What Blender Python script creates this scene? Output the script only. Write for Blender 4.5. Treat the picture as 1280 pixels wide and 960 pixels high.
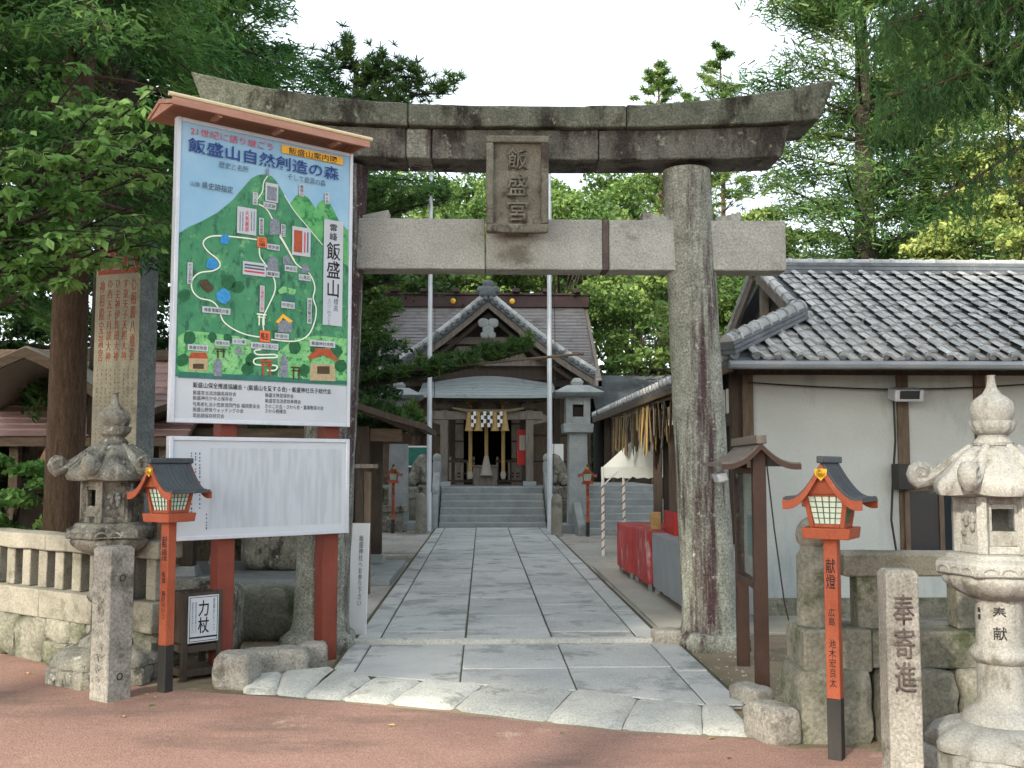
import bpy, bmesh, math, random
import numpy as np
from mathutils import Vector, Matrix, noise
R = math.radians
SC = bpy.context.scene
COL = SC.collection
for o in list(bpy.data.objects): bpy.data.objects.remove(o)

# ---------------------------------------------------------------- camera
CAMZ, FPX, YAW, PITCH = 1.55, 1280.0, R(1.655), R(4.47)
cam_d = bpy.data.cameras.new('camera'); cam = bpy.data.objects.new('camera', cam_d); COL.objects.link(cam)
cam_d.sensor_width = 36.0; cam_d.lens = 36.0 * FPX / 1280.0
cam_d.clip_end = 600; cam_d.clip_start = .05
cam.location = (0, 0, CAMZ); cam.rotation_euler = (R(90) + PITCH, 0, -YAW)
SC.camera = cam

# ---------------------------------------------------------------- world, sun, exposure
SUN_EL, SUN_AZ = 27.0, 213.0            # azimuth clockwise from +Y: low sun behind the left shoulder
W = bpy.data.worlds.new('World'); SC.world = W; W.use_nodes = True
wn, wl = W.node_tree.nodes, W.node_tree.links
bg = wn['Background']
sky = wn.new('ShaderNodeTexSky'); sky.sky_type = 'NISHITA'; sky.sun_disc = False
sky.sun_elevation = R(SUN_EL); sky.sun_rotation = R(SUN_AZ)
sky.air_density = 1.0; sky.dust_density = 3.0; sky.ozone_density = 1.0
hsv = wn.new('ShaderNodeHueSaturation'); hsv.inputs['Saturation'].default_value = .5
veil = wn.new('ShaderNodeMix'); veil.data_type = 'RGBA'; veil.inputs[0].default_value = .55; veil.inputs[7].default_value = (2.75, 3.0, 3.2, 1)   # thin bright overcast veil
wl.new(sky.outputs[0], hsv.inputs['Color']); wl.new(hsv.outputs[0], veil.inputs[6]); wl.new(veil.outputs[2], bg.inputs[0])
bg.inputs[1].default_value = .15
sun_d = bpy.data.lights.new('sun', 'SUN'); sun = bpy.data.objects.new('sun', sun_d); COL.objects.link(sun)
sun_d.energy = 2.0; sun_d.angle = R(2.5); sun_d.color = (1, .90, .74)
_sd = Vector((math.sin(R(SUN_AZ)) * math.cos(R(SUN_EL)), math.cos(R(SUN_AZ)) * math.cos(R(SUN_EL)), math.sin(R(SUN_EL))))
sun.rotation_euler = _sd.to_track_quat('Z', 'Y').to_euler(); sun.location = (-8, -12, 14)
SC.view_settings.view_transform = 'Standard'; SC.view_settings.look = 'None'
SC.view_settings.gamma = 1; SC.view_settings.use_curve_mapping = False
SC.view_settings.exposure = 1.9
SC.render.engine = 'CYCLES'
cy = SC.cycles
cy.use_denoising = True
try: cy.denoiser = 'OPENIMAGEDENOISE'
except Exception: pass
cy.max_bounces = 6; cy.diffuse_bounces = 3; cy.glossy_bounces = 2; cy.transmission_bounces = 4; cy.transparent_max_bounces = 6
cy.use_adaptive_sampling = True; cy.adaptive_threshold = .02
cy.caustics_reflective = False; cy.caustics_refractive = False

# ---------------------------------------------------------------- measuring helpers: photo pixel + known distance -> metres
_fw = Vector((math.sin(YAW) * math.cos(PITCH), math.cos(YAW) * math.cos(PITCH), math.sin(PITCH)))
_rt = Vector((math.cos(YAW), -math.sin(YAW), 0)); _up = _rt.cross(_fw)
CP = Vector((0, 0, CAMZ))
def ray(px, py): return FPX * _fw + (px - 640) * _rt + (480 - py) * _up
def at(px, py, Y):
    d = ray(px, py); return CP + d * (Y / d.y)
def gnd(px, py, z=0.0):
    d = ray(px, py); return CP + d * ((z - CAMZ) / d.z)

# ---------------------------------------------------------------- mesh helpers
def s(r, g, b):
    f = lambda c: (c / 255 / 12.92) if c / 255 <= .04045 else ((c / 255 + .055) / 1.055) ** 2.4
    return (f(r), f(g), f(b), 1)
class MB:
    def __init__(self): self.v = []; self.f = []; self.M = None
    def add(self, vs, fs, M=None):
        o = len(self.v)
        if M is not None: vs = [M @ Vector(p) for p in vs]
        if self.M is not None: vs = [self.M @ Vector(p) for p in vs]
        self.v += [tuple(p) for p in vs]; self.f += [tuple(i + o for i in f) for f in fs]
        return self
    def box(self, c, sz, rz=0, tx=1, ty=1, M=None):      # tx,ty: top taper
        x, y, z = sz[0] / 2, sz[1] / 2, sz[2] / 2
        vs = [(-x, -y, -z), (x, -y, -z), (x, y, -z), (-x, y, -z), (-x * tx, -y * ty, z), (x * tx, -y * ty, z), (x * tx, y * ty, z), (-x * tx, y * ty, z)]
        fs = [(0, 3, 2, 1), (4, 5, 6, 7), (0, 1, 5, 4), (1, 2, 6, 5), (2, 3, 7, 6), (3, 0, 4, 7)]
        T = Matrix.Translation(c) @ Matrix.Rotation(rz, 4, 'Z')
        if M is not None: T = T @ M
        return self.add(vs, fs, T)
    def bb(self, x0, x1, y0, y1, z0, z1): return self.box(((x0 + x1) / 2, (y0 + y1) / 2, (z0 + z1) / 2), (x1 - x0, y1 - y0, z1 - z0))
    def bar(self, a, b, w, h, up=(0, 0, 1)):             # rectangular bar from a to b
        a, b = Vector(a), Vector(b); d = (b - a); L = d.length; d = d / L
        u = Vector(up)
        if abs(d.dot(u)) > .99: u = Vector((0, 1, 0))
        sdir = d.cross(u).normalized(); u = sdir.cross(d)
        vs = []
        for p in (a, b):
            for sx, sz in ((-1, -1), (1, -1), (1, 1), (-1, 1)): vs.append(p + sdir * sx * w / 2 + u * sz * h / 2)
        return self.add(vs, [(0, 3, 2, 1), (4, 5, 6, 7), (0, 1, 5, 4), (1, 2, 6, 5), (2, 3, 7, 6), (3, 0, 4, 7)] if False else [(0, 1, 2, 3), (7, 6, 5, 4), (4, 5, 1, 0), (5, 6, 2, 1), (6, 7, 3, 2), (7, 4, 0, 3)])
    def lathe(self, prof, n=24, ph=0, c=(0, 0, 0), shape=None):
        vs = []; m = len(prof)
        for r, z in prof:
            for k in range(n):
                a = ph + 2 * math.pi * k / n; q = r * (shape(a) if shape else 1)
                vs.append((c[0] + q * math.cos(a), c[1] + q * math.sin(a), c[2] + z))
        fs = []
        for i in range(m - 1):
            for k in range(n):
                k2 = (k + 1) % n; fs.append((i * n + k, i * n + k2, (i + 1) * n + k2, (i + 1) * n + k))
        fs.append(tuple(reversed(range(n)))); fs.append(tuple((m - 1) * n + k for k in range(n)))
        return self.add(vs, fs)
    def tube(self, pts, rad, n=8, cap=True):
        pts = [Vector(p) for p in pts]; m = len(pts)
        if not hasattr(rad, '__len__'): rad = [rad] * m
        vs = []; u = None
        for i, p in enumerate(pts):
            d = (pts[min(i + 1, m - 1)] - pts[max(i - 1, 0)]).normalized()
            if u is None:
                u = d.cross(Vector((0, 0, 1)));  u = u.normalized() if u.length > 1e-3 else Vector((1, 0, 0))
            else:
                u = (u - d * u.dot(d)); u = u.normalized() if u.length > 1e-4 else Vector((1, 0, 0))
            w = d.cross(u)
            for k in range(n):
                a = 2 * math.pi * k / n; vs.append(p + (u * math.cos(a) + w * math.sin(a)) * rad[i])
        fs = []
        for i in range(m - 1):
            for k in range(n):
                k2 = (k + 1) % n; fs.append((i * n + k, i * n + k2, (i + 1) * n + k2, (i + 1) * n + k))
        if cap: fs.append(tuple(reversed(range(n)))); fs.append(tuple((m - 1) * n + k for k in range(n)))
        return self.add(vs, fs)
    def prism(self, poly, t0, t1, plane='xz'):           # poly in plane, extruded along the third axis
        n = len(poly); vs = []
        for t in (t0, t1):
            for a, b in poly: vs.append({'xz': (a, t, b), 'yz': (t, a, b), 'xy': (a, b, t)}[plane])
        fs = [tuple(range(n)), tuple(reversed(range(n, 2 * n)))]
        for k in range(n): k2 = (k + 1) % n; fs.append((k, n + k, n + k2, k2))
        return self.add(vs, fs)
    def sheet(self, poly, z):
        return self.add([(p[0], p[1], z) for p in poly], [tuple(range(len(poly)))])
    def strip(self, rows, close=False):                  # rows of equal length -> quad grid
        n = len(rows[0]); vs = [p for r in rows for p in r]; fs = []
        for i in range(len(rows) - 1):
            for k in range(n - (0 if close else 1)):
                k2 = (k + 1) % n; fs.append((i * n + k, i * n + k2, (i + 1) * n + k2, (i + 1) * n + k))
        return self.add(vs, fs)
    def rock(self, c, sz, seed=0, n=4, k=5.0, amp=.06, rz=0, freq=1.6):
        vs, fs = grid_cube(n); out = []; off = Vector((seed * 7.31, seed * 3.17, seed * 1.71))
        for p in vs:
            L = (abs(p[0]) ** k + abs(p[1]) ** k + abs(p[2]) ** k) ** (1 / k)
            q = Vector(p) / L
            d = noise.noise(q * freq + off) * amp * 1.6 + noise.noise(q * freq * 3 + off) * amp * .6
            q = q * (1 + d); out.append((q.x * sz[0] / 2, q.y * sz[1] / 2, q.z * sz[2] / 2))
        return self.add(out, fs, Matrix.Translation(c) @ Matrix.Rotation(rz, 4, 'Z'))
    def mesh(self, name, smooth=None, fix=True):
        me = bpy.data.meshes.new(name); me.from_pydata(self.v, [], self.f)
        if fix:
            bm = bmesh.new(); bm.from_mesh(me); bmesh.ops.recalc_face_normals(bm, faces=bm.faces); bm.to_mesh(me); bm.free()
        if smooth:
            me.polygons.foreach_set('use_smooth', [True] * len(me.polygons)); me.set_sharp_from_angle(angle=R(smooth))
        return me
    def build(self, name, m, parent=None, bevel=0, smooth=None, seg=2, fix=True, loc=None):
        o = link(name, self.mesh(name, smooth, fix), m, parent, loc)
        if bevel:
            b = o.modifiers.new('bevel', 'BEVEL'); b.width = bevel; b.segments = seg; b.limit_method = 'ANGLE'; b.angle_limit = R(40)
            o.data.polygons.foreach_set('use_smooth', [True] * len(o.data.polygons)); o.data.set_sharp_from_angle(angle=R(50))
        return o
_gc = {}
def grid_cube(n):
    if n not in _gc:
        bm = bmesh.new(); bmesh.ops.create_cube(bm, size=2)
        bmesh.ops.subdivide_edges(bm, edges=bm.edges[:], cuts=n - 1, use_grid_fill=True)
        bm.verts.index_update(); _gc[n] = ([tuple(v.co) for v in bm.verts], [tuple(v.index for v in f.verts) for f in bm.faces]); bm.free()
    return _gc[n]
def link(name, me, m=None, parent=None, loc=None):
    o = bpy.data.objects.new(name, me); COL.objects.link(o)
    if m is not None and not me.materials: me.materials.append(m)
    if parent: o.parent = parent
    if loc is not None: o.location = loc
    return o
def tag(o, label=None, cat=None, group=None, kind=None):
    if label: o['label'] = label
    if cat: o['category'] = cat
    if group: o['group'] = group
    if kind: o['kind'] = kind
    return o
def thing(name, label, cat, loc=(0, 0, 0), rz=0, group=None):
    o = bpy.data.objects.new(name, None); COL.objects.link(o); o.location = loc; o.rotation_euler = (0, 0, rz); o.empty_display_size = .1
    return tag(o, label, cat, group)
def dup(o, parent=None, loc=None, rz=None, label=None, scale=None):
    c = o.copy(); COL.objects.link(c); c.parent = parent
    if loc is not None: c.location = loc
    if rz is not None: c.rotation_euler = (0, 0, rz)
    if scale is not None: c.scale = (scale,) * 3
    if label: c['label'] = label
    for ch in list(o.children): dup(ch, c)
    return c
# flat or carved lettering: queued as text, turned into meshes at the end in one go
_texts = []
def text(body, m, parent, loc, fit, rot=(R(90), 0, 0), vertical=False, bold=.0, extrude=.0006, name='lettering', gap=1.0):
    cu = bpy.data.curves.new('lettering', 'FONT'); cu.body = '\n'.join(body) if vertical else body
    cu.align_x = 'CENTER'; cu.resolution_u = 2; cu.size = 1; cu.offset = bold; cu.space_line = gap
    o = bpy.data.objects.new('txt', cu); COL.objects.link(o)
    _texts.append((o, m, parent, loc, fit, rot, extrude, name))
def finish_texts():
    bpy.context.view_layer.update(); dg = bpy.context.evaluated_depsgraph_get()
    for o, m, parent, loc, fit, rot, ex, name in _texts:
        me = bpy.data.meshes.new_from_object(o.evaluated_get(dg)); n = len(me.vertices)
        if n == 0: continue
        co = np.empty(n * 3); me.vertices.foreach_get('co', co); co = co.reshape(-1, 3)
        lo, hi = co.min(0), co.max(0); size = np.maximum(hi - lo, 1e-6)
        co -= (lo + hi) / 2
        sx = (fit[0] / size[0]) if fit[0] else None; sy = (fit[1] / size[1]) if fit[1] else None
        co[:, 0] *= sx or sy; co[:, 1] *= sy or sx; co[:, 2] = 0
        me.vertices.foreach_set('co', co.ravel()); me.update()
        if ex:
            bm = bmesh.new(); bm.from_mesh(me); bmesh.ops.remove_doubles(bm, verts=bm.verts, dist=1e-5)
            g = bmesh.ops.extrude_face_region(bm, geom=bm.faces[:])
            bmesh.ops.translate(bm, verts=[v for v in g['geom'] if isinstance(v, bmesh.types.BMVert)], vec=(0, 0, ex))
            bmesh.ops.recalc_face_normals(bm, faces=bm.faces); bm.to_mesh(me); bm.free()
        me.materials.clear(); me.materials.append(m)
        q = link(name, me, None, parent, loc); q.rotation_euler = rot
        cu = o.data; bpy.data.objects.remove(o); bpy.data.curves.remove(cu)

# ---------------------------------------------------------------- materials
def _nodes(name):
    m = bpy.data.materials.new(name); m.use_nodes = True; nt = m.node_tree
    return m, nt, nt.nodes, nt.links, nt.nodes['Principled BSDF']
def mixc(nt, fac, a, b, mode='MIX'):
    n = nt.nodes.new('ShaderNodeMix'); n.data_type = 'RGBA'; n.blend_type = mode
    for sock, v in ((0, fac), (6, a), (7, b)):
        if hasattr(v, 'links'): nt.links.new(v, n.inputs[sock])
        else: n.inputs[sock].default_value = v
    return n.outputs[2]
def ramp(nt, src, stops):
    n = nt.nodes.new('ShaderNodeValToRGB'); nt.links.new(src, n.inputs[0]); e = n.color_ramp.elements
    e[0].position, e[0].color = stops[0][0], stops[0][1]; e[1].position, e[1].color = stops[-1][0], stops[-1][1]
    for p, c in stops[1:-1]: k = e.new(p); k.color = c
    return n.outputs[0]
def noi(nt, vec, scale, detail=4, rough=.6, stretch=None):
    if stretch:
        mp = nt.nodes.new('ShaderNodeMapping'); mp.inputs['Scale'].default_value = stretch; nt.links.new(vec, mp.inputs[0]); vec = mp.outputs[0]
    n = nt.nodes.new('ShaderNodeTexNoise'); n.inputs['Scale'].default_value = scale; n.inputs['Detail'].default_value = detail; n.inputs['Roughness'].default_value = rough
    nt.links.new(vec, n.inputs['Vector']); return n.outputs[0]
B0, B1 = (0, 0, 0, 1), (1, 1, 1, 1)
def coords(nt, rand=True):
    tc = nt.nodes.new('ShaderNodeTexCoord'); v = tc.outputs['Object']
    oi = nt.nodes.new('ShaderNodeObjectInfo')
    if rand:
        mu = nt.nodes.new('ShaderNodeMath'); mu.operation = 'MULTIPLY'; mu.inputs[1].default_value = 41.7; nt.links.new(oi.outputs['Random'], mu.inputs[0])
        ad = nt.nodes.new('ShaderNodeVectorMath'); ad.operation = 'ADD'; nt.links.new(v, ad.inputs[0]); nt.links.new(mu.outputs[0], ad.inputs[1]); v = ad.outputs[0]
    return v, oi.outputs['Random']
def mat(name, c1, c2, scale=3, rough=.85, bump=.25, bscale=70, speck=0.0, stain=None, sscale=2.0, sthr=.55, sstretch=(1, 1, 1), stain2=None, s2scale=6, s2thr=.6, s2stretch=(1, 1, 1), rand=True, tone=.0, metal=0, spec=.3, stretch=None, bdist=.01):
    m, nt, N, L, P = _nodes(name); v, rnd = coords(nt, rand)
    c = ramp(nt, noi(nt, v, scale, 6, .65, stretch), [(.3, c1), (.7, c2)])
    if stain: c = mixc(nt, ramp(nt, noi(nt, v, sscale, 7, .7, sstretch), [(sthr - .04, B0), (sthr + .06, B1)]), c, stain)
    if stain2: c = mixc(nt, ramp(nt, noi(nt, v, s2scale, 7, .7, s2stretch), [(s2thr - .04, B0), (s2thr + .06, B1)]), c, stain2)
    fine = noi(nt, v, bscale, 3, .7, stretch)
    if speck:
        g = ramp(nt, fine, [(.3, (1 - speck, 1 - speck, 1 - speck, 1)), (.7, (1 + speck, 1 + speck, 1 + speck, 1))])
        c = mixc(nt, 1.0, c, g, 'MULTIPLY')
    if tone:
        g = nt.nodes.new('ShaderNodeMapRange'); g.inputs[3].default_value = 1 - tone; g.inputs[4].default_value = 1 + tone; L.new(rnd, g.inputs[0])
        cb = nt.nodes.new('ShaderNodeCombineColor'); [L.new(g.outputs[0], cb.inputs[i]) for i in range(3)]
        c = mixc(nt, 1.0, c, cb.outputs[0], 'MULTIPLY')
    L.new(c, P.inputs['Base Color']); P.inputs['Roughness'].default_value = rough; P.inputs['Metallic'].default_value = metal
    P.inputs['Specular IOR Level'].default_value = spec
    if bump:
        b = N.new('ShaderNodeBump'); b.inputs['Strength'].default_value = bump; b.inputs['Distance'].default_value = bdist
        ad = N.new('ShaderNodeMath'); ad.operation = 'ADD'; L.new(fine, ad.inputs[0]); L.new(noi(nt, v, bscale / 5, 4, .6, stretch), ad.inputs[1])
        L.new(ad.outputs[0], b.inputs['Height']); L.new(b.outputs[0], P.inputs['Normal'])
    return m
def g3(v, w=0): return (v * (1 + w), v, v * (1 - w), 1)
M = {}
M['road'] = mat('red_asphalt', s(130, 101, 90), s(152, 121, 109), .7, .9, .6, 95, .42, stain=s(110, 90, 80), sscale=.45, sthr=.55, sstretch=(.5, 1.3, 1), stain2=s(166, 142, 128), s2scale=1.3, s2thr=.64, rand=False)
M['gravel'] = mat('pale_gravel', s(150, 146, 138), s(176, 172, 164), .6, .95, .7, 90, .3, stain=s(128, 122, 112), sscale=.4, sthr=.55, rand=False)
M['soil'] = mat('sandy_soil', s(112, 100, 82), s(150, 136, 112), 1.0, .95, .6, 70, .3, stain=s(92, 86, 66), sscale=.8, sthr=.54, rand=False)
M['conc'] = mat('concrete', s(150, 146, 134), s(168, 164, 152), 1.2, .9, .2, 120, .12, rand=False)
M['slab'] = mat('granite_slab', s(160, 162, 160), s(184, 185, 181), 1.6, .92, .45, 110, .32, stain=s(138, 141, 138), sscale=2.2, sthr=.56, tone=.10, spec=.1)
M['joint'] = mat('mossy_joint', s(60, 62, 44), s(88, 86, 66), 3, .95, .5, 60, .3)
M['kerbst'] = mat('worn_kerb_stone', s(152, 155, 150), s(184, 184, 176), 3, .9, .6, 60, .25, stain=s(128, 130, 122), sscale=3, sthr=.6, tone=.1)
M['torii_p'] = mat('lichen_granite', s(116, 120, 110), s(162, 166, 154), 5, .95, 1.0, 55, .55, stain=s(74, 58, 60), sscale=4.2, sthr=.515, sstretch=(1, 1, .07), stain2=s(172, 176, 162), s2scale=14, s2thr=.62, rand=False, bdist=.02)
M['torii_k'] = mat('dark_weathered_granite', s(86, 86, 80), s(122, 121, 113), 4, .95, .9, 55, .45, stain=s(58, 54, 51), sscale=2.4, sthr=.55, sstretch=(1, 1, .3), stain2=s(150, 154, 138), s2scale=9, s2thr=.63, bdist=.02)
M['torii_top'] = mat('mossy_granite', s(78, 83, 73), s(118, 122, 108), 3.5, .95, .9, 55, .45, stain=s(52, 52, 44), sscale=2.4, sthr=.55, sstretch=(1, 1, .5), stain2=s(148, 152, 138), s2scale=11, s2thr=.63, bdist=.02)
M['torii_n'] = mat('pale_rough_granite', s(146, 148, 142), s(172, 174, 166), 3, .95, .9, 60, .28, stain=s(120, 118, 108), sscale=2.0, sthr=.6, stain2=s(90, 88, 80), s2scale=30, s2thr=.68, bdist=.015)
M['stain'] = mat('dark_damp_stain', s(76, 64, 62), s(100, 92, 86), 8, .95, .8, 60, .3)
M['plaque'] = mat('carved_dark_stone', s(92, 92, 82), s(132, 130, 116), 5, .95, .6, 60, .3, stain=s(70, 62, 58), sscale=4, sthr=.55)
M['old_stone'] = mat('old_lichen_stone', s(104, 102, 92), s(150, 148, 136), 6, .95, .8, 70, .4, stain=s(64, 64, 58), sscale=5, sthr=.55, sstretch=(1, 1, .5), stain2=s(184, 186, 174), s2scale=11, s2thr=.62)
M['pale_stone'] = mat('pale_granite', s(126, 127, 123), s(158, 158, 152), 4, .9, .6, 90, .28, stain=s(108, 106, 96), sscale=5, sthr=.57, sstretch=(1, 1, .5))
M['post_stone'] = mat('brown_grey_granite', s(124, 122, 114), s(154, 151, 142), 5, .95, .9, 60, .4, stain=s(100, 98, 90), sscale=4, sthr=.58)
M['fence_stone'] = mat('fence_granite', s(114, 112, 101), s(144, 141, 129), 4, .95, .6, 70, .25, stain=s(98, 96, 82), sscale=2.5, sthr=.58, tone=.06)
M['moss_stone'] = mat('mossy_wall_stone', s(92, 93, 82), s(134, 132, 119), 4, .95, .9, 40, .35, stain=s(76, 82, 60), sscale=3, sthr=.57, tone=.12)
M['tower_stone'] = mat('blue_grey_granite', s(126, 131, 131), s(154, 159, 158), 3, .9, .4, 60, .2)
M['stele'] = mat('stele_stone', s(140, 138, 122), s(162, 159, 140), 2, .9, .3, 60, .18, stain=s(120, 118, 102), sscale=2, sthr=.6)
M['stele_side'] = mat('rough_stele_side', s(96, 102, 102), s(130, 134, 132), 6, .95, 1, 40, .35)
M['vermilion'] = mat('vermilion_paint', s(150, 74, 48), s(166, 90, 62), 4, .65, .15, 60, .12, stain=s(130, 64, 44), sscale=6, sthr=.6, sstretch=(1, 1, .15), stain2=s(172, 120, 96), s2scale=16, s2thr=.66, s2stretch=(1, 1, .3))
M['legred'] = mat('faded_red_paint', s(108, 52, 40), s(126, 64, 50), 3, .6, .12, 60, .08, stain=s(90, 44, 36), sscale=4, sthr=.6, sstretch=(1, 1, .2))
M['blackp'] = mat('black_paint', s(38, 37, 36), s(56, 54, 52), 3, .6, .1, 60, .1)
M['copper'] = mat('dark_copper_sheet', s(52, 58, 62), s(80, 86, 90), 4, .55, .1, 60, .12)
M['gold'] = mat('gold_leaf', s(176, 136, 40), s(200, 160, 60), 6, .35, .05, 60, .05, metal=.6)
M['paper'] = mat('white_paper', s(214, 226, 210), s(228, 236, 222), 3, .8, .02, 60, .02)
M['grid'] = mat('dark_green_lattice', s(60, 104, 84), s(76, 120, 98), 6, .6, .05, 60, .05)
M['ink'] = mat('black_ink', s(30, 28, 30), s(48, 46, 48), 6, .7, 0, 60)
M['inkblue'] = mat('blue_ink', s(38, 66, 132), s(48, 78, 146), 6, .6, 0, 60)
M['inkred'] = mat('red_ink', s(196, 52, 72), s(208, 66, 84), 6, .6, 0, 60)
M['inkgrey'] = mat('grey_ink', s(70, 88, 104), s(84, 100, 116), 6, .6, 0, 60)
M['stelered'] = mat('faded_red_carving', s(142, 74, 60), s(158, 92, 76), 20, .9, 0, 60)
M['stelefaint'] = mat('faint_carving', s(122, 108, 80), s(134, 120, 90), 20, .9, 0, 60)
M['alu'] = mat('grey_aluminium', s(186, 192, 200), s(204, 208, 214), 4, .4, .03, 60, .04, metal=.3)
M['galv'] = mat('galvanised_pole', s(196, 202, 208), s(214, 218, 222), 3, .4, .03, 60, .04, metal=.2)
M['boardwhite'] = mat('white_board', s(180, 188, 194), s(192, 199, 204), 2, .45, .0, 60)
M['mapsky'] = mat('print_sky_blue', s(128, 176, 206), s(158, 196, 218), 2.2, .3, 0, 60)
M['mapgreen'] = mat('print_mountain_green', s(46, 120, 82), s(78, 150, 104), 6, .35, 0, 60, stain=s(34, 92, 66), sscale=9, sthr=.55, sstretch=(1.6, 1, .7), stain2=s(116, 178, 122), s2scale=7, s2thr=.62, rand=False)
M['mapgreen2'] = mat('print_hill_green', s(64, 150, 84), s(110, 184, 112), 9, .45, 0, 60, stain=s(40, 118, 66), sscale=14, sthr=.55)
M['maplight'] = mat('print_meadow_green', s(96, 176, 104), s(150, 206, 140), 14, .45, 0, 60, stain=s(36, 120, 66), sscale=24, sthr=.55)
M['mapdark'] = mat('print_teal', s(34, 92, 86), s(60, 122, 108), 8, .45, 0, 60)
M['maptree'] = mat('print_dark_tree', s(18, 78, 46), s(40, 110, 64), 30, .45, 0, 60)
M['mapblue'] = mat('print_flower_blue', s(30, 120, 190), s(70, 160, 214), 40, .45, 0, 60)
M['mapstone'] = mat('print_stone_grey', s(90, 100, 112), s(148, 156, 164), 60, .45, 0, 60)
M['maproof'] = mat('print_roof_red', s(150, 62, 36), s(184, 92, 54), 30, .45, 0, 60)
M['maptan'] = mat('print_wall_tan', s(160, 144, 110), s(190, 172, 136), 40, .45, 0, 60)
M['mapbrown'] = mat('print_log_brown', s(56, 44, 30), s(90, 72, 44), 40, .45, 0, 60)
M['mapline'] = mat('print_route_cream', s(226, 238, 214), s(236, 244, 226), 9, .45, 0, 60)
M['maporange'] = mat('print_orange', s(222, 104, 52), s(232, 120, 66), 9, .45, 0, 60)
M['mapyellow'] = mat('print_yellow', s(236, 176, 50), s(242, 186, 62), 9, .45, 0, 60)
M['cedarwood'] = mat('pink_cedar_board', s(168, 124, 106), s(188, 146, 126), 3, .7, .15, 60, .1, stretch=(1, 8, 8))
M['cream'] = mat('cream_painted_trim', s(214, 200, 160), s(226, 214, 178), 4, .6, .05, 60, .05)
M['dwood'] = mat('dark_brown_wood', s(54, 46, 39), s(78, 68, 59), 4, .75, .25, 60, .2, stretch=(6, 6, 1))
M['wood'] = mat('weathered_brown_wood', s(82, 70, 59), s(114, 99, 84), 4, .8, .3, 60, .2, stretch=(6, 6, 1))
M['woodx'] = mat('weathered_beam_wood', s(82, 70, 59), s(114, 99, 84), 4, .8, .3, 60, .2, stretch=(1, 6, 6))
M['gwood'] = mat('grey_weathered_wood', s(96, 90, 84), s(134, 126, 116), 4, .85, .3, 60, .2, stretch=(6, 6, 1))
M['brownpaint'] = mat('brown_painted_wood', s(62, 44, 36), s(80, 60, 50), 3, .5, .1, 60, .08)
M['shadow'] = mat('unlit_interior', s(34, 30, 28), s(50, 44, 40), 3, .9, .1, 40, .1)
M['plaster'] = mat('white_plaster', s(172, 178, 175), s(187, 192, 188), .8, .9, .1, 40, .05, stain=s(154, 164, 164), sscale=.9, sthr=.56, sstretch=(1, 1, .3), stain2=s(142, 148, 144), s2scale=2.4, s2thr=.66, s2stretch=(1.6, 1, .25), rand=False)
M['tile'] = mat('grey_roof_tile', s(150, 153, 152), s(186, 188, 186), 5, .7, .25, 60, .15, stain=s(92, 98, 96), sscale=3, sthr=.6, tone=.2)
M['tiledark'] = mat('dark_roof_tile', s(84, 90, 94), s(116, 122, 126), 4, .7, .2, 50, .15, tone=.12)
M['shingle'] = mat('brown_grey_roofing', s(106, 104, 104), s(130, 127, 127), 2, .85, .3, 30, .14, stain=s(92, 89, 88), sscale=1.5, sthr=.56)
M['ridge'] = mat('dark_red_ridge', s(58, 44, 44), s(76, 58, 57), 3, .7, .1, 40, .1)
M['verdigris'] = mat('pale_copper_roof', s(140, 150, 152), s(162, 172, 172), 1.6, .6, .12, 40, .08, stain=s(118, 128, 130), sscale=1.6, sthr=.58)
M['pinkroof'] = mat('pinkish_copper_roof', s(168, 140, 138), s(192, 164, 160), 2, .6, .1, 40, .08)
M['straw'] = mat('rice_straw', s(146, 120, 76), s(180, 152, 102), 20, .9, .3, 60, .2)
M['strawold'] = mat('old_straw', s(92, 80, 62), s(142, 126, 98), 20, .9, .3, 60, .2)
M['canvas'] = mat('white_canvas', s(214, 216, 206), s(226, 228, 220), 2, .8, .1, 30, .03)
M['redcloth'] = mat('red_cloth', s(150, 52, 54), s(172, 74, 72), 3, .7, .1, 60, .06, stain=s(190, 160, 158), sscale=5, sthr=.6, sstretch=(1, 1, .35))
M['redbox'] = mat('red_painted_board', s(158, 38, 32), s(172, 50, 42), 3, .5, .05, 60, .04)
M['white'] = mat('white_paint', s(212, 214, 212), s(224, 226, 224), 3, .6, .03, 60, .03)
M['metalgrey'] = mat('grey_sheet_metal', s(128, 136, 141), s(152, 158, 162), 2, .45, .05, 60, .05, metal=.3)
M['green'] = mat('green_cloth', s(30, 84, 64), s(44, 100, 78), 3, .8, .1, 60, .1)
M['bluec'] = mat('pale_blue_board', s(120, 160, 172), s(150, 186, 196), 3, .6, 0, 60)
def bark(name, a, b):
    return mat(name, a, b, 6, .95, .9, 26, .35, stretch=(5, 5, .8), bdist=.03)
M['bark'] = bark('cedar_bark', s(70, 56, 44), s(112, 92, 74))
M['barkdark'] = bark('dark_bark', s(42, 38, 34), s(74, 66, 58))
def leafmat(name, dark, mid, light, scale=.9, trans=.35):
    m, nt, N, L, P = _nodes(name); v, rnd = coords(nt, True)
    gi = N.new('ShaderNodeNewGeometry')
    c = ramp(nt, noi(nt, v, scale, 3, .6), [(.32, dark), (.5, mid), (.7, light)])
    g = ramp(nt, gi.outputs['Random Per Island'], [(0, (.6, .62, .6, 1)), (1, (1.35, 1.3, 1.15, 1))])
    c = mixc(nt, 1, c, g, 'MULTIPLY')
    L.new(c, P.inputs['Base Color']); P.inputs['Roughness'].default_value = .6; P.inputs['Specular IOR Level'].default_value = .25
    t = N.new('ShaderNodeBsdfTranslucent'); L.new(c, t.inputs[0]); mx = N.new('ShaderNodeMixShader'); mx.inputs[0].default_value = trans
    L.new(P.outputs[0], mx.inputs[1]); L.new(t.outputs[0], mx.inputs[2]); L.new(mx.outputs[0], N['Material Output'].inputs[0])
    return m
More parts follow.
